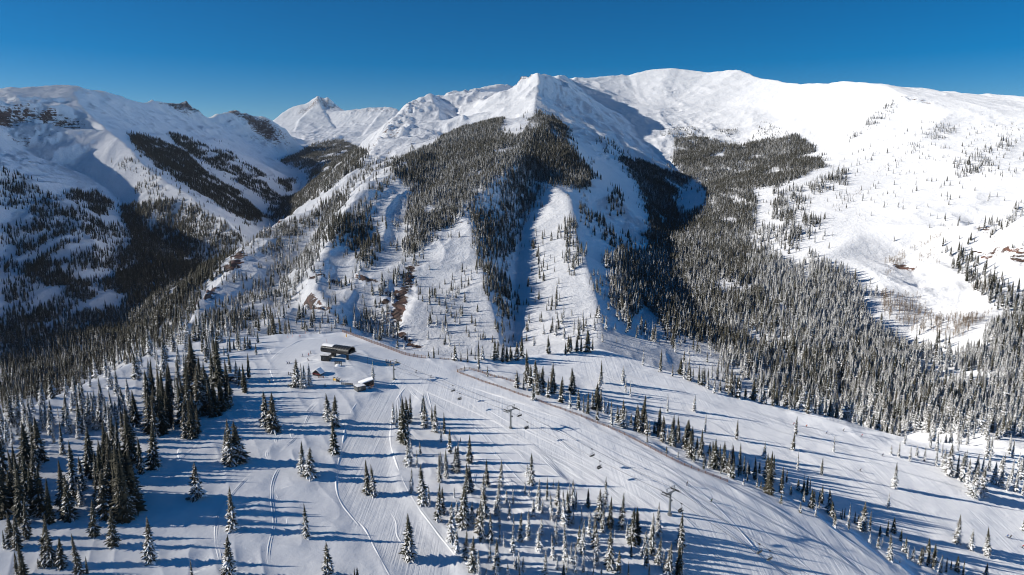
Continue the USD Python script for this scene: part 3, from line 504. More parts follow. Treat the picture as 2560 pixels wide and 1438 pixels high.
# (base x, base y, top y, snow) as read in enlargements of the photograph: (scale, left, top, zone, trees)
CROPS = [
 (2.2544, 0, 800, 'open', [(845,1370,1105,.45),(1290,1450,1205,.5),(1090,1470,1345,.4),(1315,1180,930,.6),(1110,1005,795,.55),(1310,815,555,.65),(1345,800,565,.4),(1278,790,620,.6),(1500,600,395,.55),(1540,630,400,.4),(1705,860,678,.55),(1745,885,710,.5),(1730,1230,1030,.5),(1850,1445,1245,.55),(2005,1490,1390,.4),(1850,570,410,.55),(1885,600,420,.5),(1890,755,560,.45)]),
 (2.2544, 0, 800, 'knoll', [(1672,375,215,.55),(1700,388,240,.5),(1718,385,250,.5),(1750,375,240,.5)]),
 (2.2544, 0, 800, 'grove front', [(640,1275,1050,.3),(535,1220,995,.35),(280,1145,885,.15),(260,1380,1100,.35),(300,1385,1180,.3),(455,1438,1190,.2),(345,1400,1230,.25),(135,1450,1250,.15),(70,1275,1080,.3),(105,1290,1095,.3),(865,835,600,.3),(795,865,655,.2),(720,1130,750,.08),(690,1135,780,.08),(745,1080,730,.05),(660,1120,830,.1),(600,1115,840,.3),(560,1080,830,.2),(390,1125,870,.2),(365,1085,790,.35),(160,1025,750,.2),(200,1000,745,.25),(25,1110,760,.15),(60,1085,850,.15),(30,1290,1180,.3),(490,1430,1330,.25),(215,1400,1340,.4),(100,1438,1300,.2),(760,1010,740,.05),(705,1080,700,.05),(730,1040,690,.08),(675,1060,790,.15),(625,1080,760,.2),(590,1030,800,.35)]),
 (2.2544, 0, 800, 'grove middle', [(460,1040,895,.8),(430,1030,680,.6),(515,890,600,.3),(580,870,670,.2),(640,760,540,.2),(660,790,560,.25),(615,815,620,.3),(180,740,540,.75),(355,760,570,.5),(395,640,450,.8),(440,630,455,.75),(510,590,400,.75),(570,600,395,.8),(480,650,520,.6),(735,690,480,.25),(700,680,500,.3),(770,600,390,.3),(690,560,400,.7),(660,590,450,.75),(740,560,420,.5),(850,640,400,.2),(880,660,420,.15),(915,640,420,.15),(940,610,400,.12),(870,720,560,.15),(980,620,555,.3),(1050,660,460,.25),(1085,665,440,.2),(1110,640,480,.2),(1035,600,330,.3),(1070,580,300,.2),(1000,500,330,.7),(960,480,330,.6),(840,600,370,.2),(900,600,380,.15),(865,610,430,.2),(955,570,400,.12),(925,590,440,.15),(1060,620,420,.15),(1095,620,400,.15),(1025,560,370,.2),(420,900,720,.5),(500,840,660,.4),(545,920,740,.4),(470,960,760,.5)]),
 (2.2544, 0, 800, 'grove edge', [(265,610,445,.85),(235,590,470,.85),(290,600,440,.85),(330,555,485,.9),(445,440,340,.9),(410,400,320,.85),(165,500,420,.7),(90,560,425,.75),(50,600,450,.8),(20,640,470,.8),(75,700,610,.8),(40,720,620,.75),(105,650,560,.9),(205,460,375,.8),(240,450,380,.7),(270,430,370,.6),(320,400,345,.5),(235,760,700,.9),(215,720,640,.8)]),
 (2.2544, 0, 800, 'grove top', [(1130,540,250,.15),(1160,530,230,.15),(1150,480,260,.2),(1195,550,340,.08),(1225,540,360,.1),(1265,515,320,.08),(1300,490,345,.08),(1190,470,320,.1),(1240,470,330,.1),(1295,310,190,.4),(1340,350,225,.5),(1355,370,260,.4),(1380,410,240,.1),(1405,330,185,.1),(1375,350,280,.1),(1235,270,200,.5),(1265,200,145,.3),(1300,170,80,.4),(1385,170,90,.3),(1410,165,100,.3),(1445,195,130,.2),(1455,130,60,.3),(1160,240,150,.3),(1320,165,110,.4),(1210,520,350,.1),(1250,500,350,.1),(1285,500,370,.1),(1175,500,300,.15),(1110,520,300,.2)]),
 (3.5943, 600, 780, 'knoll', [(45,345,215,.3),(95,320,240,.3),(145,385,275,.3),(1190,620,430,.5)]),
 (3.5943, 600, 780, 'run', [(1375,1010,800,.6),(1415,1045,830,.6),(1480,1185,750,.35),(1455,1160,870,.55),(1500,1185,900,.4),(1530,960,730,.4),(1510,1000,760,.35),(1645,960,730,.5),(1675,1040,775,.55),(1725,1010,830,.4),(1760,1080,815,.45),(1840,1095,895,.2),(1805,1175,990,.5),(1890,1270,1045,.4),(2060,1360,1095,.35),(1980,1170,1120,.2),(1515,1385,1140,.7),(1540,1290,1150,.5),(1625,1280,1155,.3),(1585,1400,1240,.7),(1800,1430,1255,.7),(1850,1420,1230,.5),(1935,1438,1200,.6),(1965,1330,1160,.6)]),
 (3.5943, 600, 780, 'saddle', [(1420,330,240,.3),(1745,415,300,.35),(1785,385,315,.4),(1695,410,350,.2),(1565,390,355,.2),(1935,440,285,.25),(1985,445,350,.2),(2045,450,370,.15),(1900,410,360,.3),(2145,520,330,.35),(2180,430,290,.6),(2110,430,340,.4),(2250,420,360,.3),(2300,440,290,.25),(2360,445,300,.15),(2395,445,280,.15),(2435,440,300,.15),(2485,430,260,.3),(2040,390,320,.4),(2080,390,315,.4),(2225,585,475,.35),(2480,680,560,.6),(2510,640,560,.4),(2015,530,475,.2)]),
 (2.947, 850, 950, 'run', [(250,850,612,.6),(510,1320,985,.5),(120,1480,1375,.3),(525,830,640,.65),(615,910,610,.6),(655,930,760,.75),(720,1040,740,.65),(750,990,790,.6),(740,750,530,.65),(785,720,510,.55),(870,680,480,.6),(845,870,780,.6),(945,830,610,.4),(1080,785,575,.3),(900,1080,715,.45),(860,1000,880,.7),(940,1060,820,.6),(210,840,585,.25)]),
 (2.947, 850, 950, 'glade top', [(1415,770,535,.5),(1380,710,610,.6),(1365,840,740,.6),(1400,855,790,.6),(1460,940,775,.65),(1525,890,710,.35),(1575,800,730,.8),(1600,930,730,.5),(1610,1010,880,.7),(1680,1060,800,.55),(1735,960,810,.5),(1720,1060,950,.6),(1825,940,795,.2),(1990,1090,845,.2),(1940,1120,930,.45),(1230,910,800,.65),(1275,920,795,.65),(1250,1030,860,.55),(1190,890,850,.8)]),
 (2.947, 850, 950, 'glade', [(1140,1000,880,.75),(1180,1085,910,.6),(1010,1070,930,.4),(1045,1190,950,.65),(1110,1200,975,.6),(820,1180,900,.7),(860,1270,1090,.6),(930,1320,1100,.5),(970,1410,1150,.6),(1025,1430,1240,.7),(1155,1400,1165,.5),(1145,1450,1340,.6),(1270,1280,1110,.6),(1330,1190,970,.6),(1390,1170,950,.7),(1420,1010,870,.6),(1460,1260,1080,.7),(1490,1140,1010,.6),(1595,1160,1020,.6),(1570,1320,1130,.6),(1660,1340,1060,.7),(1600,1390,1290,.5),(1510,1430,1240,.7),(1780,1060,930,.5),(1760,1230,1060,.35),(1790,1280,1020,.7),(1735,1420,1200,.75),(1790,1420,1260,.7),(1880,1240,1000,.4),(1885,1090,990,.7),(1990,1390,1090,.6),(2020,1160,1090,.7),(2055,1430,1250,.4),(1300,1400,1290,.6),(1285,1380,1310,.5),(1240,1440,1345,.5),(1320,1440,1290,.6),(1650,1440,1350,.2),(1870,1440,1370,.6),(1925,1440,1360,.6),(1820,1440,1390,.4),(1075,1440,1380,.5),(1590,1210,1100,.6),(1100,1340,1180,.5),(1210,1230,1120,.6)]),
 (2.947, 850, 950, 'glade right', [(2150,1200,935,.25),(2185,1190,930,.2),(2110,1180,1040,.7),(2140,1300,1200,.15),(2300,1280,1060,.5),(2260,1380,1200,.4),(2360,1320,1250,.7),(2410,1430,1180,.5),(2495,1440,1200,.1),(2130,1440,1330,.3),(2280,1440,1350,.4)]),
 (2.445, 1700, 850, 'right piste', [(90,440,335,.5),(150,565,445,.65),(345,610,480,.45),(710,580,465,.4),(692,675,560,.4),(935,685,580,.7),(515,725,620,.55),(720,795,680,.5),(865,825,715,.4),(1308,905,745,.75),(1270,1030,930,.7),(1690,1245,1065,.7),(1778,1285,1150,.75),(1880,1325,1145,.65),(2095,1170,1060,.75)]),
 (2.947, 850, 950, 'right piste', [(1910,80,-60,.6),(2140,120,0,.6),(2105,90,-15,.55),(2415,240,100,.5),(2085,30,-110,.5),(1925,20,-150,.35)]),
 (2.947, 850, 950, 'belt top', [(1300,60,-75,.3),(1350,70,-30,.4),(1380,80,25,.5),(1425,150,15,.25),(1465,100,-60,.4),(1535,130,-20,.35),(1630,165,0,.2),(1690,205,85,.5),(1755,220,60,.3),(1790,240,100,.3),(1825,250,85,.2),(1895,300,180,.4),(1975,250,135,.7),(2005,340,190,.5),(2085,350,145,.5),(2140,330,240,.3),(2175,370,260,.25),(2250,400,225,.3),(2280,410,290,.25),(2340,420,330,.2),(2390,370,270,.3),(2440,470,280,.2),(2480,440,330,.4),(2370,450,400,.1),(2310,390,320,.3),(2060,300,210,.4),(1710,240,215,.7),(2260,460,400,.4),(2405,540,480,.2),(2490,575,525,.3)]),
 (2.445, 1700, 850, 'belt', [(30,670,515,.2),(65,690,570,.3),(100,690,590,.1),(145,790,680,.2),(195,780,700,.05),(180,700,620,.2),(215,720,630,.15),(240,740,640,.2),(270,750,660,.2),(320,770,640,.2),(315,700,625,.5),(370,740,630,.4),(390,820,700,.3),(360,835,790,.2),(425,820,755,.1),(455,820,745,.1),(485,815,735,.2),(540,940,740,.05),(525,800,730,.15),(575,820,700,.15),(620,870,770,.3),(650,870,790,.2),(390,890,840,.7),(470,900,830,.4),(500,910,860,.1),(620,1000,940,.2),(675,950,880,.4),(740,1060,985,.4)]),
 (2.445, 1700, 850, 'belt lower', [(720,920,845,.4),(750,940,850,.1),(775,950,830,.1),(760,880,820,.8),(795,920,835,.7),(805,1030,905,.2),(830,1080,1000,.7),(865,1000,880,.15),(915,1060,905,.5),(930,1080,980,.1),(975,1080,1045,.3),(1030,1150,1000,.5),(1005,1090,1020,.4),(1070,1120,1045,.3),(1115,1170,985,.5),(1160,1170,1040,.3),(1155,1240,1170,.5),(1220,1200,1130,.15),(1265,1200,1095,.1),(1305,1180,1080,.1),(1290,1350,1180,.5),(1240,1240,1200,.7),(1350,1230,1150,.1),(1360,1290,1230,.6),(1390,1340,1250,.75),(1420,1350,1260,.6),(1465,1370,1260,.2),(1515,1380,1245,.1),(1550,1370,1240,.1),(1590,1445,1310,.6),(1625,1420,1330,.3),(1725,1450,1340,.4),(1870,1450,1360,.35),(1345,1365,1340,.7)]),
 (2.445, 1700, 850, 'rim', [(130,280,170,.3),(210,325,235,.5),(60,250,160,.4),(325,350,250,.4),(365,350,240,.3),(400,360,280,.2),(465,370,260,.3),(510,390,300,.3),(545,390,320,.3),(590,400,330,.2),(630,395,330,.2),(655,400,360,.2),(245,300,240,.2),(280,310,220,.4),(170,300,220,.5),(440,320,250,.3)]),
 (2.445, 1700, 850, 'right grove', [(1290,700,640,.8),(1335,715,620,.8),(1375,640,500,.8),(1405,740,640,.75),(1445,715,640,.8),(1495,745,650,.75),(1530,660,570,.75),(1570,680,560,.8),(1560,770,640,.8),(1610,790,660,.75),(1640,830,630,.8),(1700,680,580,.75),(1690,840,690,.8),(1720,860,680,.75),(1760,900,720,.8),(1790,960,740,.8),(1840,950,760,.75),(1800,860,690,.75),(1870,720,570,.8),(1900,700,590,.75),(1850,820,700,.8),(1920,880,740,.75),(1960,900,770,.75),(2010,700,580,.75),(2030,720,600,.75),(2000,920,800,.75),(2050,930,780,.75),(2090,950,830,.75),(2080,850,710,.7),(2020,870,720,.75),(1960,820,700,.8),(1740,800,670,.8),(1660,760,650,.75),(1600,720,620,.75),(2070,780,680,.7),(1980,780,690,.75),(1890,800,680,.75)]),
]
FILL = [ # (zone, polygon in the photograph, how many, base-to-top px range, snow range)
 ('grove edge', [(15,1010),(190,945),(310,915),(440,865),(510,890),(490,955),(440,1010),(355,1020),(310,1110),(225,1100),(155,1110),(90,1130),(0,1140)], 75, (48,85), (.6,.95)),
 ('grove middle', [(250,1180),(330,1130),(345,1200),(310,1290),(250,1270)], 16, (90,130), (.0,.15)),
 ('grove top', [(365,985),(445,945),(570,945),(590,990),(530,1050),(445,1050),(410,1085),(375,1110)], 26, (75,110), (.02,.2)),
 ('grove front', [(0,1155),(110,1135),(145,1200),(105,1310),(55,1360),(0,1360)], 14, (80,125), (.05,.4)),
 ('grove top', [(480,840),(560,850),(640,835),(700,832),(560,905),(500,900)], 18, (35,60), (.2,.7)),
 ('glade', [(1130,1240),(1280,1200),(1500,1260),(1700,1340),(1720,1438),(1230,1438)], 40, (35,90), (.5,.85)),
 ('belt', [(1700,1110),(1800,1150),(1900,1190),(1880,1220),(1800,1190),(1710,1150)], 22, (22,50), (.05,.4)),
 ('belt lower', [(1960,1210),(2100,1270),(2300,1370),(2420,1438),(2330,1438),(2200,1380),(2050,1300)], 22, (22,45), (.05,.5)),
 ('saddle', [(1180,880),(1370,868),(1500,862),(1500,880),(1380,890),(1200,905)], 46, (28,52), (.02,.3)),
 ('belt top', [(1290,935),(1480,1000),(1700,1100),(1690,1128),(1480,1036),(1300,972)], 34, (32,78), (.1,.5)),
 ('belt', [(1700,1110),(1860,1170),(1960,1215),(1950,1245),(1830,1195),(1710,1140)], 16, (45,85), (.05,.4)),
 ('rim', [(1560,878),(1700,930),(1960,1000),(2060,1040),(1980,1030),(1750,972),(1600,912)], 44, (30,62), (.1,.5)),
]
ZONES = {'open': 'on the open left snowfield', 'knoll': 'beside the lift top station', 'grove front': 'in the left grove front',
 'grove middle': 'deep inside the left grove', 'grove edge': 'on the left grove edge', 'grove top': 'in the left grove top', 'run': 'along the groomed run',
 'saddle': 'on the saddle behind the upper fence', 'glade top': 'just left of the lift line', 'glade': 'in the glade below the groomed run', 'glade right': 'below the nearest lift tower',
 'right piste': 'alone on the right piste', 'belt top': 'in the tree belt along the fence', 'belt': 'in the tree belt past the fence', 'belt lower': 'in the lower tree belt', 'rim': 'on the rim above the creek forest', 'right grove': 'in the frosted grove on the right'}
KIND_OF = {'open': (0, 2, 5), 'knoll': (5, 2), 'right piste': (0, 4, 7), 'right grove': (0, 2, 4, 5, 7), 'grove front': (0, 4, 1, 5, 7), 'belt': (0, 4, 1, 6, 7), 'belt lower': (0, 4, 2, 7)}
g = np.random.default_rng(7)
spots = []
def plant(u, v, vt, snow, zone):
    p = hit(u, v)
    if p is None or not (0 < v - vt < 330): return
    d = ray(u, vt); k = p[1] * d[2] / d[1] - p[2]              # height whose top shows at vt
    if not 1.5 < k < 30: return
    _, _, dep = project(p); spots.append([p, k, snow, zone, u, v, F * k / dep])
for sc, ox, oy, zone, ts in CROPS:
    for x, y, yt, s in ts: plant(ox + x / sc, oy + y / sc, oy + yt / sc, s, zone)
for zone, poly, cnt, (h0, h1), (s0, s1) in FILL:
    lo, hi = np.min(poly, 0), np.max(poly, 0); n_ = 0; pg = shapely.Polygon(poly)
    while n_ < cnt:
        q = g.uniform(lo, hi)
        if not pg.contains(shapely.Point(q)): continue
        n_ += 1; plant(q[0], q[1], q[1] - g.uniform(h0, h1) * (1 + .25 * g.normal() * .5), g.uniform(s0, s1), zone)
for s in spots:                                              # two trees never share a spot
    s[0] = s[0] + np.array([g.normal(0, .15), g.normal(0, .15), 0]); s[0][2] = ground_z(s[0][0], s[0][1]) - .12
spots.sort(key=lambda s: -s[6])
keep, rest = spots[:300], spots[300:]
def adjective(s): return 'dark bare' if s < .13 else 'dark snow-dusted' if s < .33 else 'snow-dusted' if s < .53 else 'snow-laden' if s < .7 else 'white frosted'
SIDE = ['leftmost', 'second from left', 'middle-left', 'middle-right', 'second from right', 'rightmost']
ROWS = ['front', 'second', 'third', 'fourth', 'fifth', 'sixth', 'seventh', 'eighth', 'ninth', 'tenth', 'eleventh', 'twelfth']
label_of = {}
for zone in ZONES:
    zt = sorted([s for s in keep if s[3] == zone], key=lambda s: -s[5])
    rows = [zt[i:i + 6] for i in range(0, len(zt), 6)]
    for ri, row in enumerate(rows):
        row.sort(key=lambda s: s[4])
        tall = max(row, key=lambda s: s[6])
        for i, s in enumerate(row):
            side = SIDE[i] if len(row) == 6 else (['leftmost', 'rightmost'] if len(row) == 2 else ['leftmost', 'middle', 'rightmost'] if len(row) == 3 else ['leftmost', 'second from left', 'middle', 'second from right', 'rightmost'] if len(row) == 5 else ['leftmost', 'second from left', 'second from right', 'rightmost'] if len(row) == 4 else [''])[i]
            rw = '' if len(rows) == 1 else f', {ROWS[ri]} row'
            label_of[id(s)] = f'{adjective(s[2])} spruce {ZONES[zone]}, {side}{rw}'.strip(', ')
def level(s): return int(np.clip(np.searchsorted([.16, .42, .66], s + g.normal(0, .04)), 0, 3))
def place_tree(s):
    p, h, snow, zone = s[:4]
    kinds = KIND_OF.get(zone, (1, 3, 4, 6, 7)); k = kinds[g.integers(len(kinds))]
    x = UsdGeom.Xform.Define(stage, numbered('spruce')); wide = g.uniform(.78, 1.25)
    x.AddTranslateOp().Set(Gf.Vec3d(*map(float, p))); x.AddRotateXYZOp().Set(Gf.Vec3f(float(g.normal(0, 1.8)), float(g.normal(0, 1.8)), 0)); x.AddRotateZOp().Set(float(g.uniform(0, 360))); x.AddScaleOp().Set(Gf.Vec3f(float(h * wide), float(h * wide), float(h)))
    x.GetPrim().GetReferences().AddInternalReference(KINDS[k, level(snow)]); x.GetPrim().SetInstanceable(True)
    tag(x, label_of[id(s)], 'tree', 'spruces ' + ZONES[zone])
for s in keep: place_tree(s)
# ---- the forest beyond: one instancer --------------------------------------------------------
FOREST = [ # polygon in the photograph, (nearest, farthest) depth, trees per hectare, height, (dark .. frosted)
 ([(965,415),(985,403),(1080,368),(1110,343),(1165,315),(1200,300),(1250,289),(1262,300),(1250,325),(1290,345),(1312,330),(1330,300),(1350,285),(1372,298),(1418,325),(1414,342),(1396,352),(1420,365),(1440,395),(1470,430),(1478,466),(1440,478),(1385,470),(1345,452),(1285,425),(1250,448),(1215,475),(1160,520),(1145,545),(1115,570),(1085,580),(1060,625),(1010,650),(1008,600),(1018,540),(1015,480),(1000,450),(975,425)], (700,2500), 820, 10, (.05,.55)),
 ([(1380,290),(1418,325),(1414,342),(1450,395),(1478,430),(1478,468),(1440,480),(1370,460),(1300,420),(1310,360)], (700,2300), 640, 10, (-.1,.15)),
 ([(1165,520),(1280,430),(1340,440),(1350,470),(1330,520),(1300,600),(1285,640),(1240,650),(1195,650),(1180,580)], (600,2000), 480, 10, (.0,.45)),
 ([(1185,640),(1285,640),(1280,760),(1265,860),(1225,760)], (600,1600), 380, 9.5, (.0,.5)),
 ([(1130,590),(1165,600),(1180,760),(1220,860),(1060,860),(1040,740),(1080,660)], (500,1600), 95, 9, (.1,.6)),
 ([(870,530),(960,430),(1000,440),(1012,540),(985,600),(960,560),(900,560)], (600,2000), 110, 11, (.0,.4)),
 ([(830,555),(870,535),(945,555),(955,640),(945,680),(905,650),(830,640),(815,600)], (600,1800), 480, 10.5, (-.1,.2)),
 ([(780,640),(960,640),(980,760),(880,720),(830,760),(770,740)], (500,1500), 150, 11, (.0,.5)),
 ([(985,640),(1060,600),(1045,690),(1000,750),(955,770),(960,720)], (500,1600), 260, 11, (.05,.5)),
 ([(890,760),(960,780),(1000,800),(1000,865),(880,850)], (400,1200), 130, 11, (.05,.5)),
 ([(1395,545),(1432,535),(1455,600),(1490,680),(1510,760),(1480,780),(1440,740),(1420,680),(1395,620)], (500,1600), 260, 12, (-.05,.4)),
 ([(1330,560),(1400,560),(1400,720),(1350,760),(1310,700)], (500,1600), 55, 11, (.0,.4)),
 ([(1380,740),(1560,760),(1600,860),(1500,870),(1330,865)], (400,1300), 75, 11, (.1,.6)),
 ([(1450,505),(1530,560),(1590,610),(1610,640),(1570,650),(1500,600),(1450,560)], (600,1900), 150, 12, (-.2,.1)),
 ([(1505,475),(1550,480),(1570,545),(1530,540)], (600,1900), 130, 12, (-.2,.1)),
 ([(1480,345),(1540,350),(1590,420),(1560,440)], (900,2600), 45, 10, (-.1,.2)),
 ([(1500,650),(1560,635),(1620,640),(1700,600),(1770,620),(1850,700),(1960,780),(2060,850),(2110,960),(2060,1020),(1980,1010),(1900,990),(1800,960),(1790,900),(1740,850),(1690,850),(1610,760),(1570,830),(1530,770)], (400,1600), 620, 13, (.1,.6)),
 ([(1580,790),(1690,860),(1790,930),(1840,965),(1700,945),(1580,880)], (400,1100), 90, 12, (.1,.6)),
 ([(1545,395),(1600,405),(1680,435),(1745,440),(1700,470),(1690,520),(1720,600),(1760,640),(1690,640),(1640,650),(1612,640),(1622,540),(1600,470)], (700,2800), 700, 10, (-.15,.3)),
 ([(1690,350),(1745,342),(1850,368),(1900,350),(1990,335),(2045,375),(1960,408),(2052,395),(2062,418),(1935,468),(1880,480),(1900,540),(1870,600),(1900,640),(1925,700),(1850,700),(1770,640),(1720,600),(1695,540),(1760,520),(1770,480),(1720,440),(1680,410)], (700,3000), 640, 10.5, (.0,.5)),
 ([(1870,640),(1950,645),(1990,662),(2050,650),(2100,690),(2150,720),(2165,795),(2200,830),(2260,870),(2330,885),(2440,870),(2500,800),(2565,800),(2565,1105),(2450,1092),(2250,1085),(2150,1082),(2060,1045),(1950,1000),(2050,950),(2090,890),(1960,770),(1860,700)], (400,1500), 760, 13, (.35,.95)),
 ([(2360,620),(2450,660),(2565,740),(2565,830),(2470,760),(2400,690)], (500,1300), 420, 13, (.15,.6)),
 ([(1880,520),(1960,500),(2010,600),(1990,662),(1900,650)], (700,2000), 190, 12, (.2,.6)),
 ([(2015,465),(2110,428),(2125,470),(2030,492)], (900,2400), 260, 12, (.2,.6)),
 ([(1930,480),(2010,470),(2030,520),(1950,560)], (900,2400), 140, 12, (.2,.6)),
 ([(2005,545),(2050,545),(2075,600),(2020,610)], (700,1900), 190, 12, (.2,.6)),
 ([(2118,342),(2180,290),(2232,252),(2245,268),(2195,312),(2130,352)], (1200,3200), 170, 8, (.25,.6)),
 ([(2268,352),(2345,308),(2405,325),(2345,362),(2280,372)], (1200,3000), 170, 8, (.35,.75)),
 ([(2380,400),(2450,378),(2485,412),(2400,452)], (900,2600), 120, 9, (.25,.6)),
 ([(2440,372),(2520,348),(2535,370),(2450,392)], (900,2600), 110, 9, (.25,.6)),
 ([(2430,575),(2565,505),(2565,560),(2460,600)], (600,1800), 210, 11, (.2,.6)),
 ([(2360,610),(2430,575),(2440,640),(2400,650)], (600,1800), 160, 11, (.2,.6)),
 ([(2260,300),(2565,330),(2565,620),(2200,640),(2000,470)], (600,2600), 12, 8, (.25,.6)),
 ([(2150,830),(2330,840),(2400,870),(2280,880)], (400,1500), 70, 12, (.2,.6)),
 ([(1648,318),(1742,318),(1765,338),(1705,348),(1650,340)], (1500,3600), 150, 6, (-.1,.2)),
 ([(1780,318),(1850,325),(1835,345),(1790,340)], (1500,3600), 160, 6, (-.1,.2)),
 ([(1900,300),(1990,330),(1960,350),(1880,350)], (1500,3600), 60, 6, (-.1,.2)),
 ([(2400,300),(2565,310),(2565,335),(2450,318)], (1200,3000), 50, 5, (-.1,.2)),
 ([(320,335),(400,352),(470,385),(525,442),(600,482),(662,545),(640,562),(560,522),(480,472),(400,425),(340,372)], (1500,4200), 330, 13, (-.25,-.05)),
 ([(405,318),(480,350),(560,380),(625,422),(685,482),(725,500),(690,525),(620,472),(540,422),(450,372)], (1500,5500), 270, 14, (-.25,-.05)),
 ([(525,340),(600,400),(680,450),(745,452),(725,482),(640,442)], (1500,6500), 220, 15, (-.25,-.05)),
 ([(335,400),(400,440),(430,500),(330,480)], (1200,3600), 60, 13, (-.1,.2)),
 ([(270,395),(340,400),(350,430),(290,430)], (1200,3600), 70, 14, (-.1,.2)),
 ([(300,520),(450,495),(560,560),(605,600),(565,680),(480,735),(400,775),(300,775),(285,700),(330,600)], (900,3000), 430, 14, (-.25,.1)),
 ([(150,482),(240,480),(292,520),(250,542),(190,512)], (1200,3300), 380, 14, (-.25,.0)),
 ([(0,418),(60,448),(150,498),(262,560),(250,600),(130,535),(0,452)], (1000,3000), 150, 13, (-.25,.0)),
 ([(0,460),(60,470),(80,520),(0,532)], (1000,3000), 240, 13, (-.25,.0)),
 ([(80,500),(150,560),(172,612),(130,642),(80,572)], (1000,3000), 280, 13, (-.25,.0)),
 ([(60,600),(130,650),(200,720),(282,752),(300,792),(150,742),(60,682)], (900,2500), 340, 12, (-.2,.1)),
 ([(0,560),(280,560),(560,700),(380,775),(0,830)], (900,2600), 170, 12, (-.25,.1)),
 ([(0,825),(100,795),(250,775),(380,765),(480,715),(525,715),(490,770),(450,830),(420,872),(330,905),(200,970),(100,1015),(0,1070)], (600,2000), 540, 14, (-.1,.35)),
 ([(700,405),(780,363),(850,348),(925,385),(900,420),(850,455),(800,500),(760,545),(720,550),(690,562),(660,545),(690,500),(760,482),(775,440),(760,435),(740,420)], (1700,7500), 200, 16, (-.15,.35)),
 ([(765,545),(720,550),(650,580),(600,620),(600,680),(540,720),(520,800),(440,870),(540,850),(700,770),(780,690),(800,600),(850,500),(865,480)], (400,2000), 300, 9.5, (.2,.65)),
 ([(780,540),(850,470),(900,440),(860,520),(820,600),(780,650)], (600,2200), 150, 11, (.1,.5)),
 ([(600,760),(720,720),(770,760),(740,840),(600,850)], (350,1200), 110, 11, (.1,.6)),
 ([(735,765),(800,745),(980,760),(1000,850),(860,828),(725,842)], (450,1100), 120, 8, (.05,.5)),
 ([(1225,700),(1292,640),(1302,760),(1280,862),(1248,862)], (500,1400), 170, 9, (.0,.4)),
 ([(400,860),(620,760),(640,840),(540,850),(420,900)], (350,1200), 200, 12, (.2,.7)),
 ([(1120,325),(1165,318),(1100,365),(1060,370)], (1500,3600), 60, 9, (-.1,.2)),
 ([(900,400),(985,395),(960,440),(900,460)], (1000,2800), 60, 10, (.0,.4)),
]
seen = where_seen(9.0) & INF[None, :]
jit = np.stack([X / 45, Y / 45, 0 * X], -1); JU, JV = PX + 46 * (fbm(jit, 3, 71) - .5) * 1000 / PDp.clip(500, 4000), PY + 40 * (fbm(jit, 3, 72) - .5) * 1000 / PDp.clip(500, 4000)
JU2, JV2 = PX + 46 * (fbm(jit * 2.3, 3, 73) - .5) * 1000 / PDp.clip(500, 4000), PY + 40 * (fbm(jit * 2.3, 3, 74) - .5) * 1000 / PDp.clip(500, 4000)
area = np.abs(np.gradient(RR))[:, None] * RR[:, None] * np.abs(np.gradient(AZ))[None, :]
wrp = fbm(np.stack([X / 160, Y / 160, 0 * X], -1), 2, 91) - .5
cov = .55 * fbm(np.stack([X / 70, Y / 70, 0 * X], -1), 3, 44) + .45 * (1 - np.abs(2 * noise(np.stack([X / 34 + wrp * 2.4, Y / 190 + wrp, 0 * X], -1), 35) - 1))
frost = fbm(np.stack([X / 110, Y / 110, 0 * X], -1), 3, 57)
tp, th, tl, tk = [], [], [], []
FP = []
ok_ = np.nonzero((seen & (SD < -4)).ravel())[0]
FX = {k: v.ravel()[ok_] for k, v in dict(u=PX, v=PY, d=PDp, ju=JU, jv=JV, ju2=JU2, jv2=JV2, area=area, cov=cov, rock=ROCKM, frost=frost).items()}
for poly, (t0, t1), dens, hh, (s0, s1) in FOREST:
    lo, hi = np.min(poly, 0) - 90, np.max(poly, 0) + 90
    w_ = np.nonzero((FX['u'] > lo[0]) & (FX['u'] < hi[0]) & (FX['v'] > lo[1]) & (FX['v'] < hi[1]) & (FX['d'] > t0) & (FX['d'] < t1))[0]
    E = {k: v[w_] for k, v in FX.items()}
    soft_ = (1.0 * inside(poly, E['u'] + .35 * (E['ju'] - E['u']), E['v'] + .35 * (E['jv'] - E['v'])) + inside(poly, E['ju'], E['jv']) + inside(poly, E['u'] + 3.4 * (E['ju2'] - E['u']), E['v'] + 3.2 * (E['jv2'] - E['v']))) / 3
    thin = .34 if dens > 560 else .40 if dens > 300 else .52
    lam = E['area'] * dens / 1e4 * soft_ ** 1.6 * (1 - E['rock'] * .8) * sstep(thin - .18, thin + .2, E['cov']) * 1.15
    cnt = g.poisson(np.minimum(lam, 6)); k_ = np.repeat(np.nonzero(cnt)[0], cnt[cnt > 0]); i, j = np.unravel_index(ok_[w_[k_]], X.shape)
    r_ = RR[i] * (1 + (g.random(len(i)) - .5) * np.gradient(np.log(RR))[i]); a_ = AZ[j] + (g.random(len(i)) - .5) * np.gradient(AZ)[j]
    x_, y_ = r_ * np.sin(a_), r_ * np.cos(a_)
    tp.append(np.stack([x_, y_, ground_z(x_, y_) - .3], -1)); h_ = hh * np.exp(g.normal(0, .33, len(i))) * (.5 + .8 * E['cov'][k_]) * (.65 + .35 * soft_[k_])
    th.append(np.minimum(h_, hh * 1.45)); tl.append(np.clip(g.normal((s0 + s1) / 2, (s1 - s0) / 3.2 + .05, len(i)) + .55 * (E['frost'][k_] - .5), -.3, .9))
tp, th, tl = np.vstack(tp), np.concatenate(th), np.concatenate(tl)
print('forest trees', len(tp), 'individual', len(keep), 'rest', len(rest))
tp = np.vstack([tp] + [np.array([s[0] for s in rest])]) if rest else tp
th = np.concatenate([th, [s[1] for s in rest]]); tl = np.concatenate([tl, [s[2] for s in rest]])
forest = UsdGeom.PointInstancer.Define(stage, '/World/conifer_forest')
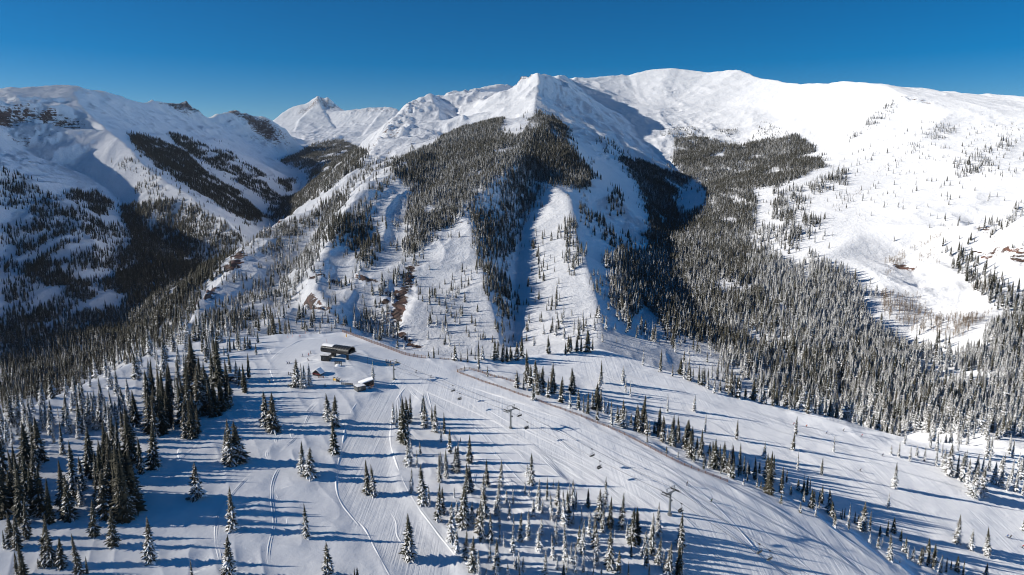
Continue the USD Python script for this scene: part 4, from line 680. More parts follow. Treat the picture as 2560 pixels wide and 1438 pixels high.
tag(forest, 'spruce forest covering the mountain flanks, gullies and creek valley beyond the ski hill', 'forest', None, 'stuff')
protos = []
FLEV = [-.20, .0, .17, .33]
for k, (wh, per, slim) in enumerate([(12, 6, .19), (13, 6, .155), (11, 6, .23), (14, 5, .13), (10, 7, .26)]):
    _, (cv, cf, cs) = spruce(300 + k, wh, per, 2, slim)
    for s, lev in enumerate(FLEV):
        mesh_with_snow(f'/World/conifer_forest/spruce_{5 * s + k:03d}', cv, cf, np.clip(cs + lev, -1, 2), M_tree); protos.append((s, k))
order = {(s, k): i for i, (s, k) in enumerate((s, k) for k in range(5) for s in range(4))}
lv = np.clip(np.searchsorted([.0, .22, .45], tl), 0, 3); kk = g.integers(0, 5, len(tl))
forest.CreatePrototypesRel().SetTargets([Sdf.Path(f'/World/conifer_forest/spruce_{5 * s + k:03d}') for k in range(5) for s in range(4)])
forest.CreateProtoIndicesAttr(Vt.IntArray.FromNumpy(np.array([order[a, b] for a, b in zip(lv, kk)], np.int32)))
forest.CreatePositionsAttr(Vt.Vec3fArray.FromNumpy(tp.astype(np.float32)))
wd = g.uniform(.85, 1.2, len(tl)); forest.CreateScalesAttr(Vt.Vec3fArray.FromNumpy(np.stack([th * wd, th * wd, th], -1).astype(np.float32)))
ang = g.uniform(0, 6.283, len(tl)) / 2
forest.CreateOrientationsAttr(Vt.QuathArray([Gf.Quath(float(math.cos(a)), 0, 0, float(math.sin(a))) for a in ang]))
# ---- bare aspens on the right-hand knob -----------------------------------------------------
M_twig = worn('aspen_twigs', (.17, .125, .085), (.27, .21, .155), 3.0, .9)
def bare_tree(seed):
    q = np.random.default_rng(seed); parts_ = []
    def stick(a, b, r0, r1):
        d = b - a; d = d / np.linalg.norm(d); s = np.cross(d, [.3, .2, .9]); s /= np.linalg.norm(s); t = np.cross(d, s)
        ring = [s, -.5 * s + .87 * t, -.5 * s - .87 * t]
        v = [a + r0 * k for k in ring] + [b + r1 * k for k in ring]
        parts_.append(trimesh.Trimesh(v, [[0, 1, 4], [0, 4, 3], [1, 2, 5], [1, 5, 4], [2, 0, 3], [2, 3, 5]], process=False))
    stick(np.zeros(3), np.array([q.normal(0, .03), q.normal(0, .03), .95]), .018, .004)
    for k in range(34):
        h = q.uniform(.28, .93); a = q.uniform(0, 6.28); L = q.uniform(.12, .3) * (1.15 - h)
        b0 = np.array([0, 0, h]); b1 = b0 + L * np.array([math.cos(a), math.sin(a), q.uniform(.6, 1.3)]); stick(b0, b1, .007, .004)
    return trimesh.util.concatenate(parts_)
ASPENS = [([(2205,662),(2262,628),(2262,672),(2215,692)], 420, 6), ([(2295,642),(2340,622),(2352,660),(2302,672)], 700, 6), ([(2200,730),(2300,740),(2335,795),(2445,795),(2405,850),(2260,830),(2205,785)], 420, 8),
          ([(2395,810),(2490,765),(2488,790),(2410,825)], 520, 7), ([(2270,622),(2362,575),(2345,600),(2282,632)], 520, 5), ([(2420,690),(2492,700),(2472,745),(2425,722)], 380, 6), ([(2080,520),(2150,470),(2155,485),(2090,532)], 110, 4), ([(2170,440),(2270,380),(2275,392),(2180,455)], 60, 4)]
ap = []
for poly, dens, hh in ASPENS:
    lam = area * dens / 1e4 * (inside(poly, PX, PY) & where_seen(4.0) & (PDp > 500) & (PDp < 2300)) * sstep(.3, .6, cov) * 1.6
    cnt = g.poisson(np.minimum(lam, 5)); i, j = np.nonzero(cnt); i, j = np.repeat(i, cnt[i, j]), np.repeat(j, cnt[i, j])
    r_ = RR[i] * (1 + (g.random(len(i)) - .5) * .006); a_ = AZ[j] + (g.random(len(i)) - .5) * .0014
    x_, y_ = r_ * np.sin(a_), r_ * np.cos(a_); ap.append(np.stack([x_, y_, ground_z(x_, y_) - .2, hh * np.exp(g.normal(0, .25, len(i)))], -1))
ap = np.vstack(ap)
grove = UsdGeom.PointInstancer.Define(stage, '/World/aspen_grove'); tag(grove, 'bare brown aspen scrub on the snowy knob at the right', 'scrub', None, 'stuff')
for k in range(3): usdkit.mesh(stage, f'/World/aspen_grove/aspen_{k:03d}', bare_tree(60 + k), M_twig)
grove.CreatePrototypesRel().SetTargets([Sdf.Path(f'/World/aspen_grove/aspen_{k:03d}') for k in range(3)])
grove.CreateProtoIndicesAttr(Vt.IntArray.FromNumpy(g.integers(0, 3, len(ap)).astype(np.int32))); grove.CreatePositionsAttr(Vt.Vec3fArray.FromNumpy(ap[:, :3].astype(np.float32)))
grove.CreateScalesAttr(Vt.Vec3fArray.FromNumpy((ap[:, 3:] * np.ones(3)).astype(np.float32)))
# ---- snow banks pushed up by the grooming machine, and ski tracks -----------------------------
def smooth_line(uv, step=2.0):
    p = np.array([q for q in (hit(u, v) for u, v in uv) if q is not None])[:, :2]
    for _ in range(3):                                            # corner cutting
        p = np.vstack([p[:1], np.stack([.75 * p[:-1] + .25 * p[1:], .25 * p[:-1] + .75 * p[1:]], 1).reshape(-1, 2), p[-1:]])
    s = np.r_[0, np.cumsum(np.linalg.norm(np.diff(p, axis=0), axis=1))]; t = np.arange(0, s[-1], step)
    return np.stack([np.interp(t, s, p[:, 0]), np.interp(t, s, p[:, 1])], -1)
def strip(c, prof, wob=0.0, seed=0):
    """A raised strip of snow along the ground line c; prof: (sideways, height) across it."""
    d = np.gradient(c, axis=0); d /= np.linalg.norm(d, axis=1, keepdims=True) + 1e-9; nrm = np.stack([d[:, 1], -d[:, 0]], -1)
    q = np.random.default_rng(seed); k = len(prof); n_ = len(c)
    amp = 1 + wob * (np.interp(np.arange(n_), np.arange(0, n_ + 3, 3), q.normal(0, 1, len(np.arange(0, n_ + 3, 3))))) ; fade = np.clip(np.minimum(np.arange(n_), np.arange(n_)[::-1]) / 4, 0, 1)
    rows = []
    for off, h in prof:
        xy = c + nrm * off * (.8 + .2 * amp[:, None]); rows.append(np.column_stack([xy, ground_z(xy[:, 0], xy[:, 1]) + np.where(h > 0, h * amp * fade, h) - .02]))
    v = np.stack(rows, 1).reshape(-1, 3); i = np.arange(n_ - 1)[:, None] * k + np.arange(k - 1)[None]
    f = np.concatenate([np.stack([i, i + 1, i + k + 1], -1).reshape(-1, 3), np.stack([i, i + k + 1, i + k], -1).reshape(-1, 3)])
    m_ = trimesh.Trimesh(v, f, process=False)
    if m_.face_normals[:, 2].mean() < 0: m_.invert()
    return m_
M_bank = worn('loose_snow', (.80, .81, .83), (.87, .875, .885), 1.5, .7, 0, .08)
N1 = lambda pts, s, ox, oy: [(ox + x / s, oy + y / s) for x, y in pts]
BANKS = [(N1([(1905,540),(1940,590),(1942,640),(1920,740),(1897,850),(1890,940),(1915,1030),(1990,1120),(2040,1180)], 2.2544, 0, 800) + N1([(90,1000),(190,1100),(250,1230),(330,1380),(390,1480)], 2.947, 850, 950), .42, 'low snow bank along the left edge of the groomed run'),
         (N1([(385,200),(372,340),(368,480),(408,600),(470,760),(560,920),(680,1080),(800,1230),(950,1420)], 2.947, 850, 950), .28, 'low snow bank along the right edge of the groomed run'),
         (N1([(330,660),(300,600),(265,500),(265,450),(310,390),(400,330),(480,285),(570,250),(700,235),(860,230)], 3.5943, 600, 780), .45, 'curving snow bank round the left of the lift top station'),
         (N1([(290,870),(330,930),(420,1040),(410,1140),(460,1210),(560,1320),(640,1450)], 2.947, 850, 950), .35, 'snow ridge on the groomed run past a lone spruce'),
         (N1([(1290,715),(1370,640),(1470,540)], 3.5943, 600, 780), .24, 'straight snow bank beside the uppermost lift tower'),
         (N1([(740,560),(850,520),(960,490),(1100,475)], 3.5943, 600, 780), .35, 'snow bank between the red-trimmed cabin and the station'),
         (N1([(985,920),(1030,850),(1070,790)], 3.5943, 600, 780), .3, 'short snow ridge below the dark patrol hut'),
         (N1([(1390,820),(1440,740),(1500,650)], 3.5943, 600, 780), .24, 'snow bank at the head of the right piste')]
for k, (uv, h, label) in enumerate(BANKS):
    c = smooth_line(uv)
    p = usdkit.mesh(stage, numbered('snow_bank'), strip(c, [(-.7, -.05), (-.28, h * .22), (-.08, h * .36), (.14, h * .2), (.45, -.05)], .6, 500 + k), M_bank, True); tag(p, label, 'snow bank', None, 'structure')
tracks = []
LIPS = [(-.62, -.03), (-.36, .13), (-.18, -.0), (.18, -.0), (.36, .11), (.6, -.03)]
HAND = [N1([(1220,1290),(1215,1180),(1230,1090),(1290,1000),(1430,850)], 2.2544, 0, 800), N1([(1525,1400),(1510,1340),(1525,1230),(1555,1150),(1525,980),(1545,880),(1600,800)], 2.2544, 0, 800), N1([(1560,760),(1640,690),(1680,650),(1780,480)], 2.2544, 0, 800),
        N1([(1720,520),(1790,450)], 2.2544, 0, 800), N1([(240,300),(260,360),(295,395)], 3.5943, 600, 780), N1([(565,980),(600,900),(680,780)], 3.5943, 600, 780), N1([(590,990),(620,900),(715,790)], 3.5943, 600, 780), N1([(380,810),(520,755)], 3.5943, 600, 780),
        N1([(1215,1260),(1240,1330),(1245,1400)], 2.2544, 0, 800), N1([(1400,1290),(1450,1360)], 2.2544, 0, 800), N1([(1130,840),(1210,905)], 3.5943, 600, 780)]
for k, uv in enumerate(HAND):
    c = smooth_line(uv)
    if len(c) > 3: tracks.append(strip(c, LIPS, .3, 700 + k))
q = np.random.default_rng(31)
def wander(u0, v0, u1, v1, bend):
    t = np.linspace(0, 1, 9); ph = q.uniform(0, 6.28); w = q.uniform(.6, 1.6)
    a = (hit(u0, v0), hit(u1, v1))
    if a[0] is None or a[1] is None: return
    a0, a1 = np.array(a[0][:2], float), np.array(a[1][:2], float); d = a1 - a0; nn = np.array([-d[1], d[0]]) / np.linalg.norm(d)
    p = a0 + d * t[:, None] + nn * (bend * np.sin(ph + 6.28 * w * t) + q.uniform(-.12, .12) * np.linalg.norm(d) * np.sin(3.14 * t))[:, None]
    s = np.r_[0, np.cumsum(np.linalg.norm(np.diff(p, axis=0), axis=1))]; tt = np.arange(0, s[-1], 2.2)
    from scipy.interpolate import CubicSpline
    c = CubicSpline(s, p)(tt)
    if len(c) > 4: tracks.append(strip(c, LIPS if q.random() < .7 else [(-.4, -.03), (-.15, .10), (.1, .09), (.4, -.03)], .35, int(q.integers(1e6))))
for k in range(64):                                             # fanning out from the lift top down the right piste
    t0, t1 = q.uniform(0, .5), q.uniform(.45, 1.05); s_ = q.uniform(0, 1)
    A_, B_ = np.array([1010 + 150 * s_, 958 + 2 * s_]), np.array([1500 + 860 * s_, 1500 - 30 * s_])
    lift_ = lambda t: A_ + (B_ - A_) * t + np.array([-60, 0]) * math.sin(3.14 * t) * (1 - s_) + np.array([60, -55]) * math.sin(3.14 * t) * s_
    a, b = lift_(t0), lift_(max(t1, t0 + .2)); wander(a[0], a[1], b[0], b[1], q.uniform(.5, 2.2))
for k in range(46):                                             # down the far right piste
    s_ = q.uniform(0, 1); t0 = q.uniform(0, .55); t1 = t0 + q.uniform(.2, .5)
    A_, B_ = np.array([1420 + 110 * s_, 905 - 22 * s_]), np.array([2440 + 260 * s_, 1400 - 270 * s_])
    a, b = A_ + (B_ - A_) * t0, A_ + (B_ - A_) * min(t1, 1.0); wander(a[0], a[1], b[0], b[1], q.uniform(.4, 1.8))
for k in range(26):                                             # short turns on the open snow at the left
    u, v = q.uniform(430, 830), q.uniform(1000, 1420); wander(u, v, u - q.uniform(-30, 60), v + q.uniform(20, 70), q.uniform(.5, 1.6))
for k in range(22):                                             # round the knoll
    s_ = q.uniform(0, 1); a = np.array([690 + 200 * s_, 930 - 70 * s_]); b = a + np.array([q.uniform(20, 120), q.uniform(-30, 5)]); wander(a[0], a[1], b[0], b[1], q.uniform(.3, 1.0))
p = usdkit.mesh(stage, '/World/ski_tracks', trimesh.util.concatenate(tracks), M_bank, True); tag(p, 'ski and snowboard tracks pressed into the snow of the pistes', 'ski tracks', None, 'stuff')
# ---- small building helpers ------------------------------------------------------------------
def box(x0, x1, y0, y1, z0, z1, bev=0.0):
    b = trimesh.creation.box([x1 - x0, y1 - y0, z1 - z0]); b.apply_translation([(x0 + x1) / 2, (y0 + y1) / 2, (z0 + z1) / 2]); return b
def rod(a, b, r, n_=8, r2=None):
    a, b = np.array(a, float), np.array(b, float); L = np.linalg.norm(b - a)
    if r2 is None: c = trimesh.creation.cylinder(radius=r, height=L, sections=n_)
    else:
        c = trimesh.creation.cylinder(radius=1, height=L, sections=n_); v = np.array(c.vertices); k = np.where(v[:, 2] < 0, r, r2); v[:, :2] *= k[:, None]; c.vertices = v
    c.apply_transform(trimesh.geometry.align_vectors([0, 0, 1], (b - a) / L)); c.apply_translation((a + b) / 2); return c
J = trimesh.util.concatenate
def ext(poly, y0, y1):
    """A profile in x, z drawn out along y from y0 to y1."""
    m_ = trimesh.creation.extrude_polygon(shapely.Polygon(poly), y1 - y0, engine='earcut'); v = np.array(m_.vertices)
    m_.vertices = np.column_stack([v[:, 0], y0 + v[:, 2], v[:, 1]]); m_.invert(); return m_
def drift(w, d, h, seed=0, n_=14):
    """A lump of snow, w by d across and h high at most, flat below."""
    s = trimesh.creation.icosphere(3); v = np.array(s.vertices); nz_ = .85 + .3 * fbm(v * 1.3 + seed, 3, seed)
    v = np.sign(v) * np.abs(v) ** .8 * nz_[:, None]; v *= [w / 2, d / 2, h]; v[:, 2] = np.maximum(v[:, 2], -.15); s.vertices = v; return s
M_black = worn('dark_steel_cladding', (.018, .019, .021), (.03, .03, .032), 3.0, .42, .3)
M_glass = mat('smoked_glass', (.012, .014, .016), .08, 0.0, specular_ior_level=.8)
M_grey = worn('galvanised_steel', (.16, .17, .17), (.24, .25, .25), 2.0, .5, .6)
M_slate = worn('slate_grey_boards', (.045, .05, .055), (.08, .085, .09), 3.0, .75, 0, 0, (1, 1, 7))
M_wood = worn('weathered_red_brown_wood', (.16, .075, .045), (.26, .14, .085), 4.0, .8)
M_lath = worn('snow_fence_lath', (.15, .085, .055), (.24, .15, .10), 3.0, .85)
M_roofsnow = worn('roof_snow', (.80, .81, .83), (.87, .875, .885), 1.2, .65, 0, .1)
M_red = mat('red_paint', (.42, .03, .03), .5); M_yellow = mat('yellow_pad', (.75, .42, .03), .6); M_cable = mat('steel_cable', (.08, .08, .085), .5, .5); M_orange = mat('orange_paint', (.75, .2, .04), .5)
def stand(u, v):
    for k in range(12):
        p = hit(u, v + k)
        if p is not None: return p
    raise ValueError((u, v))
# ---- the lift's top station -------------------------------------------------------------------
c0 = stand(845, 893); rz = math.radians(-24)
st = thing('lift_top_station', 'long black barrel-roofed chairlift top station raised above the snow, roof snow patches', 'lift station', c0, rz)
HB, HW, HL = 3.1, 3.0, 9.0                                           # height of the floor, half width, half length
arc = [(-HW, HB), (-HW - .25, HB + 1.2)] + [(-(HW + .1) * math.cos(a), HB + 1.5 + 2.1 * math.sin(a)) for a in np.radians(np.arange(8, 173, 12))] + [(HW + .25, HB + 1.2), (HW, HB)]
def across(poly, x0, x1):                                            # profile across the station drawn out along its length
    m_ = ext(poly, x0, x1); v = np.array(m_.vertices); m_.vertices = np.column_stack([v[:, 1], -v[:, 0], v[:, 2]]); return m_
inner = [(x * .93, HB + (z - HB) * .94 + .0) for x, z in arc]
shell = shapely.Polygon(arc).difference(shapely.Polygon(inner).buffer(0))
part(st, 'shell', across(list(max(getattr(shell, 'geoms', [shell]), key=lambda s: s.area).exterior.coords)[:-1], -HL, HL), M_black, 40)
part(st, 'end_wall', across([(x * .95, HB + (z - HB) * .95) for x, z in arc], -HL + .35, -HL + .5), M_black)
part(st, 'floor', box(-HL + .2, HL - .6, -HW + .1, HW - .1, HB - .25, HB), M_black)
for k in range(10):
    x0 = -HL + .5 + k * 1.75
    part(st, 'window', box(x0 + .12, x0 + 1.5, -HW - .34, -HW - .22, HB + 1.15, HB + 2.25), M_glass) if k < 6 else None
    part(st, 'side_panel', box(x0 + .05, x0 + 1.62, -HW - .24, -HW - .12, HB + .1, HB + 1.05), M_black)
    part(st, 'rib', across([(x * 1.025, HB + (z - HB) * 1.02) for x, z in arc][2:-2] + [(x * .99, HB + (z - HB) * .985) for x, z in arc][2:-2][::-1], x0 - .08, x0 + .04), M_grey)
part(st, 'mouth_rim', across([(x * 1.04, HB + (z - HB) * 1.03) for x, z in arc] + [(x * .86, HB + (z - HB) * .88) for x, z in arc][::-1], HL - .12, HL + .25), M_black)
part(st, 'bullwheel', trimesh.creation.cylinder(radius=2.3, height=.3, sections=28, transform=trimesh.transformations.translation_matrix([HL - 4.2, 0, HB + .9])), M_grey)
part(st, 'rail', J([rod((-HL + 1, s * 2.2, HB + .7), (HL + .9, s * 2.2, HB + .7), .09) for s in (-1, 1)]), M_grey)
part(st, 'maintenance_platform', J([box(HL + .2, HL + 1.4, -HW, HW, HB + .5, HB + .58)] + [rod((HL + 1.35, y, HB + .5), (HL + 1.35, y, HB + 1.5), .035) for y in (-2.8, -1.4, 0, 1.4, 2.8)] + [rod((HL + 1.35, -2.8, HB + 1.5), (HL + 1.35, 2.8, HB + 1.5), .035)]), M_grey)
part(st, 'column', J([box(HL - 3.0, HL - 2.2, -.5, .5, -1.5, HB), box(HL - 3.3, HL - 1.9, -1.8, 1.8, HB - .7, HB - .24)]), M_black)
part(st, 'column', J([box(-HL + 5.2, -HL + 7.2, -.9, .9, -1.5, HB), box(-HL + 4.6, -HL + 7.6, -1.9, 1.9, HB - .6, HB - .24)]), M_black)
part(st, 'roof_snow', across([(-2.75, HB + 2.53), (-2.0, HB + 3.22), (-.9, HB + 3.66), (.4, HB + 3.76), (1.6, HB + 3.5), (2.4, HB + 3.02), (2.1, HB + 2.9), (0, HB + 3.2), (-2, HB + 2.8)], -HL + .1, -HL + 7.2), M_roofsnow, 40)
part(st, 'antenna', rod((-HL + 1.2, 1.0, HB + 3.3), (-HL + 1.2, 1.0, HB + 6.0), .05), M_red)
# ---- huts ---------------------------------------------------------------------------------------
def hut(name, label, u, v, rz_, w, d, h, wall_mat, roof_snow=.35, windows=(), door=None, eave=.25, cat='hut'):
    c = stand(u, v); t = thing(name, label, cat, c + [0, 0, -.3], rz_)
    wl = part(t, 'wall', J([box(-w / 2, w / 2, -d / 2, -d / 2 + .14, 0, h), box(-w / 2, w / 2, d / 2 - .14, d / 2, 0, h), box(-w / 2, -w / 2 + .14, -d / 2 + .14, d / 2 - .14, 0, h), box(w / 2 - .14, w / 2, -d / 2 + .14, d / 2 - .14, 0, h)]), wall_mat)
    part(t, 'roof', box(-w / 2 - eave, w / 2 + eave, -d / 2 - eave, d / 2 + eave, h, h + .18), M_black)
    for x0, x1, z0, z1 in windows:
        part(t, 'window', J([box(x0 - .07, x1 + .07, -d / 2 - .05, -d / 2 - .003, z0 - .07, z1 + .07)]), M_grey); part(t, 'pane', box(x0, x1, -d / 2 - .075, -d / 2 - .052, z0, z1), M_glass)
    if door: part(t, 'door', box(door - .45, door + .45, -d / 2 - .06, -d / 2 - .003, .3, 2.3), M_black)
    if roof_snow: 
        part(t, 'roof_snow', ext([(-w / 2 - .1, h + .185), (w / 2 + .1, h + .185), (w / 2 - .15, h + .2 + roof_snow), (0, h + .26 + roof_snow), (-w / 2 + .2, h + .2 + roof_snow)], -d / 2 - .1, d / 2 + .1), M_roofsnow, 40)
    return t
hu = hut('operator_hut', 'small black flat-roofed operator hut in front of the lift station', 816, 900, math.radians(-12), 4.6, 3.2, 2.9, M_black, .0, [(-1.9, -.9, 1.2, 2.3), (-.6, .5, 1.2, 2.3)], 1.4)
for k in range(4): part(hu, 'roof_snow', box(-2.3 + 1.15 * k, -2.3 + 1.15 * k + .8, -1.6, 1.5, 3.085, 3.2), M_roofsnow)
c = stand(846, 914); t = thing('ramp_stand', 'low dark timber stand half buried in snow below the station', 'stand', c)
for x in (-1.7, -.6, .6, 1.7): part(t, 'post', box(x - .14, x + .14, -.14, .14, -.5, 2.5 if abs(x) > 1 else 2.1), M_black)
for z in (1.0, 1.5, 2.0): part(t, 'board', box(-1.9, 1.9, -.22, -.15, z, z + .38), M_slate)
s = drift(2.6, 2.0, 1.2, 9); s.apply_translation([0, -.9, 0]); part(t, 'snow_heap', s, M_roofsnow, 40)
c = stand(795, 937); t = thing('gabled_cabin', 'small snow-roofed gabled cabin with red trim right of three spruces', 'cabin', c + [0, 0, -.2], math.radians(-18))
part(t, 'wall', ext([(-2.1, 0), (2.1, 0), (2.1, 1.35), (0, 3.0), (-2.1, 1.35)], -1.6, 1.8), M_black)
for s in (-1, 1):
    part(t, 'roof', ext([(0, 3.02), (s * 2.6, .98), (s * 2.6, 1.12), (0, 3.18)] if s > 0 else [(0, 3.18), (-2.6, 1.12), (-2.6, .98), (0, 3.02)], -2.0, 2.1), M_black)
    part(t, 'roof_snow', ext([(0, 3.19), (s * 2.65, 1.12), (s * 2.6, 1.5), (s * .3, 3.6), (0, 3.62)] if s > 0 else [(0, 3.62), (-.3, 3.6), (-2.6, 1.5), (-2.65, 1.12), (0, 3.19)], -1.75, 2.1), M_roofsnow, 40)
part(t, 'red_beam', box(-2.2, 2.2, -1.7, -1.62, 1.0, 1.16), M_red); part(t, 'door', box(-.5, .5, -1.68, -1.603, 0, .94), M_slate)
c = stand(803, 945); t = thing('ski_rack', 'low brown wooden ski rack in front of the red-trimmed cabin', 'ski rack', c, math.radians(-8))
for x in (-1.3, 1.3): part(t, 'leg', box(x - .06, x + .06, -.35, .35, 0, 1.0), M_wood)
for z in (.45, .75, .95): part(t, 'rail', box(-1.5, 1.5, -.06, .06, z, z + .09), M_wood)
hut('patrol_hut', 'slate grey box hut with snowy flat roof right of the snow bank', 900, 975, math.radians(38), 4.4, 3.9, 2.5, M_slate, .08, [(-1.4, -.4, 1.2, 2.1)], 1.2)
c = stand(917, 961); t = thing('patrol_cabin', 'low dark cabin with one snow-covered sloping roof behind the grey hut', 'cabin', c + [0, 0, -.3], math.radians(20))
part(t, 'wall', ext([(-3.4, 0), (3.2, 0), (3.2, 2.9), (-3.4, 1.2)], -2.0, 2.0), M_black); part(t, 'roof', ext([(-3.9, 1.08), (3.5, 2.98), (3.5, 3.12), (-3.9, 1.22)], -2.3, 2.3), M_slate)
part(t, 'roof_snow', ext([(-3.9, 1.23), (3.0, 3.0), (3.0, 3.32), (.5, 2.85), (-2.5, 2.0), (-3.9, 1.6)], -2.25, 2.2), M_roofsnow, 40); part(t, 'window', box(.3, 1.6, -2.06, -2.003, 1.0, 1.8), M_glass)
c = stand(928, 970); t = thing('wooden_steps', 'red-brown wooden steps with handrails right of the grey hut', 'steps', c, math.radians(-35))
for k in range(6): part(t, 'step', box(-.7, .7, -1.4 + .45 * k, -1.0 + .45 * k, .2 * k, .2 * k + .1), M_wood)
for s in (-.75, .75): part(t, 'handrail', J([rod((s, -1.3, .9), (s, 1.2, 2.0), .06), rod((s, -1.3, -.2), (s, -1.3, .9), .06), rod((s, 1.2, 0), (s, 1.2, 2.0), .06)]), M_wood)
c = stand(868, 963); t = thing('deck_fence', 'grey boarded deck fence between the yellow pad and the grey hut', 'fence', c, math.radians(-14))
for k in range(7): part(t, 'post', box(-3.1 + k * 1.0, -2.96 + k * 1.0, -.07, .07, -.3, 1.25), M_slate)
for z in (.25, .6, .95): part(t, 'board', box(-3.2, 3.15, -.12, -.072, z, z + .24), M_slate)
c = stand(841, 955); t = thing('padded_sled_shelter', 'dark open frame with a yellow padded panel at the deck', 'shelter', c, math.radians(-20))
for x in (-1.8, 0, 1.8): part(t, 'post', J([box(x - .08, x + .08, -.08, .08, -.3, 1.9), box(x - .08, x + .08, -.08, 1.5, 1.8, 1.94)]), M_black)
part(t, 'yellow_pad', box(-1.6, -.2, -.18, -.085, .7, 1.7), M_yellow); part(t, 'beam', box(-1.9, 1.9, -.1, .1, 1.95, 2.1), M_black); part(t, 'dark_panel', box(.2, 1.7, -.18, -.085, .3, 1.5), M_black)
c = stand(577, 951); hut('timber_hut', 'dark timber hut hidden among the spruces of the upper left grove', 577, 951, .2, 5.5, 4.0, 2.6, M_black, .4)
# ---- lift towers, haul rope, chairs ----------------------------------------------------------------
TOW = [(985, 949), (1277, 1071), (1674, 1288)]
base = [stand(*t_) for t_ in TOW]
HEAD = 8.6
line_dir = [None] * 3
tops = [b + np.array([0, 0, HEAD]) for b in base]
ends = [c0 + np.array([2.0, -1.0, HB + .9])] + tops + [tops[2] + (tops[2] - tops[1]) * 1.25 + np.array([0, 0, -9.0])]
TLAB = ['uppermost steel lift tower right of the snowy hut', 'middle steel lift tower on the open right piste', 'nearest steel lift tower at the lower right']
rope_pts = {-1: [], 1: []}
for k, (b, lab_) in enumerate(zip(base, TLAB)):
    d = ends[k + 2] - ends[k]; d[2] = 0; d /= np.linalg.norm(d); az_ = math.atan2(d[1], d[0])
    t = thing('lift_tower', lab_, 'lift tower', b, az_, 'towers of the chairlift')     # local x runs along the rope
    part(t, 'footing', J([trimesh.creation.cylinder(radius=.75, height=1.2, sections=16)]), M_grey)
    part(t, 'mast', rod((0, 0, -.6), (0, 0, HEAD - .3), .42, 16, .30), M_grey)
    part(t, 'crossarm', J([box(-.22, .22, -2.6, 2.6, HEAD - .55, HEAD - .15), box(-.3, .3, -.35, .35, HEAD - 1.0, HEAD - .1)]), M_grey)
    for s in (-1, 1):
        sh = [box(-1.7, 1.7, s * 2.3 - .07, s * 2.3 + .07, HEAD - .12, HEAD + .12)] + [trimesh.creation.cylinder(radius=.24, height=.14, sections=14, transform=trimesh.transformations.translation_matrix([x, s * 2.42, HEAD + .05]) @ trimesh.transformations.rotation_matrix(math.pi / 2, [1, 0, 0])) for x in (-1.5, -.9, -.3, .3, .9, 1.5)]
        part(t, 'sheave_train', J(sh), M_black)
        part(t, 'work_platform', J([box(-1.9, 1.9, s * 2.9 - .3, s * 2.9 + .3, HEAD - .5, HEAD - .44)] + [rod((x, s * 3.2, HEAD - .5), (x, s * 3.2, HEAD + .5), .03, 6) for x in (-1.9, 0, 1.9)] + [rod((-1.9, s * 3.2, HEAD + .5), (1.9, s * 3.2, HEAD + .5), .03, 6)]), M_grey)
        part(t, 'lifting_frame', J([rod((0, s * 2.0, HEAD - .2), (0, s * 2.3, HEAD + 1.6), .09), rod((0, s * 1.1, HEAD - .2), (0, s * 2.3, HEAD + 1.6), .06)]), M_grey)
    part(t, 'lifting_beam', rod((0, -2.5, HEAD + 1.6), (0, 2.5, HEAD + 1.6), .09), M_grey)
    part(t, 'ladder', J([rod((-.48, s * .2, .4), (-.42, s * .2, HEAD - .4), .025, 6) for s in (-1, 1)] + [rod((-.47, -.2, z), (-.47, .2, z), .02, 5) for z in np.arange(.6, HEAD - .5, .4)]), M_grey)
    part(t, 'control_box', box(-.3, .3, .34, .95, HEAD * .58, HEAD * .58 + .45), M_black)
    side = np.array([-math.sin(az_), math.cos(az_), 0])
    for s in (-1, 1): rope_pts[s].append(b + side * s * 2.42 + np.array([0, 0, HEAD + .3]))
dl = base[1] - base[0]; dl[2] = 0; dl /= np.linalg.norm(dl); sd0 = np.array([-dl[1], dl[0], 0])
ropes = {}
for s in (-1, 1):
    pts_ = [ends[0] + sd0 * s * 2.3] + rope_pts[s] + [ends[4] + sd0 * s * 2.42]; o = []
    for a, b in zip(pts_[:-1], pts_[1:]):
        L = np.linalg.norm(b - a); n_ = 24
        for k in range(n_): f = k / n_; o.append(a + (b - a) * f - np.array([0, 0, 1]) * 4 * f * (1 - f) * L * .012)
    o.append(pts_[-1]); ropes[s] = np.array(o)
def tube(p, r, n_=5):
    d = np.gradient(p, axis=0); d /= np.linalg.norm(d, axis=1, keepdims=True); s = np.cross(d, [0, 0, 1]); s /= np.linalg.norm(s, axis=1, keepdims=True); t = np.cross(s, d)
    a = np.arange(n_) * 2 * math.pi / n_; v = (p[:, None] + r * (np.cos(a)[None, :, None] * s[:, None] + np.sin(a)[None, :, None] * t[:, None])).reshape(-1, 3)
    i = np.arange(len(p) - 1)[:, None] * n_ + np.arange(n_)[None]; j = np.arange(len(p) - 1)[:, None] * n_ + (np.arange(n_)[None] + 1) % n_
    return trimesh.Trimesh(v, np.concatenate([np.stack([i, j, j + n_], -1).reshape(-1, 3), np.stack([i, j + n_, i + n_], -1).reshape(-1, 3)]), process=False)
rp = thing('haul_rope', 'thin steel haul rope of the chairlift running over the towers', 'cable')
for s in (-1, 1): part(rp, 'strand', tube(ropes[s], .055), M_cable, True)
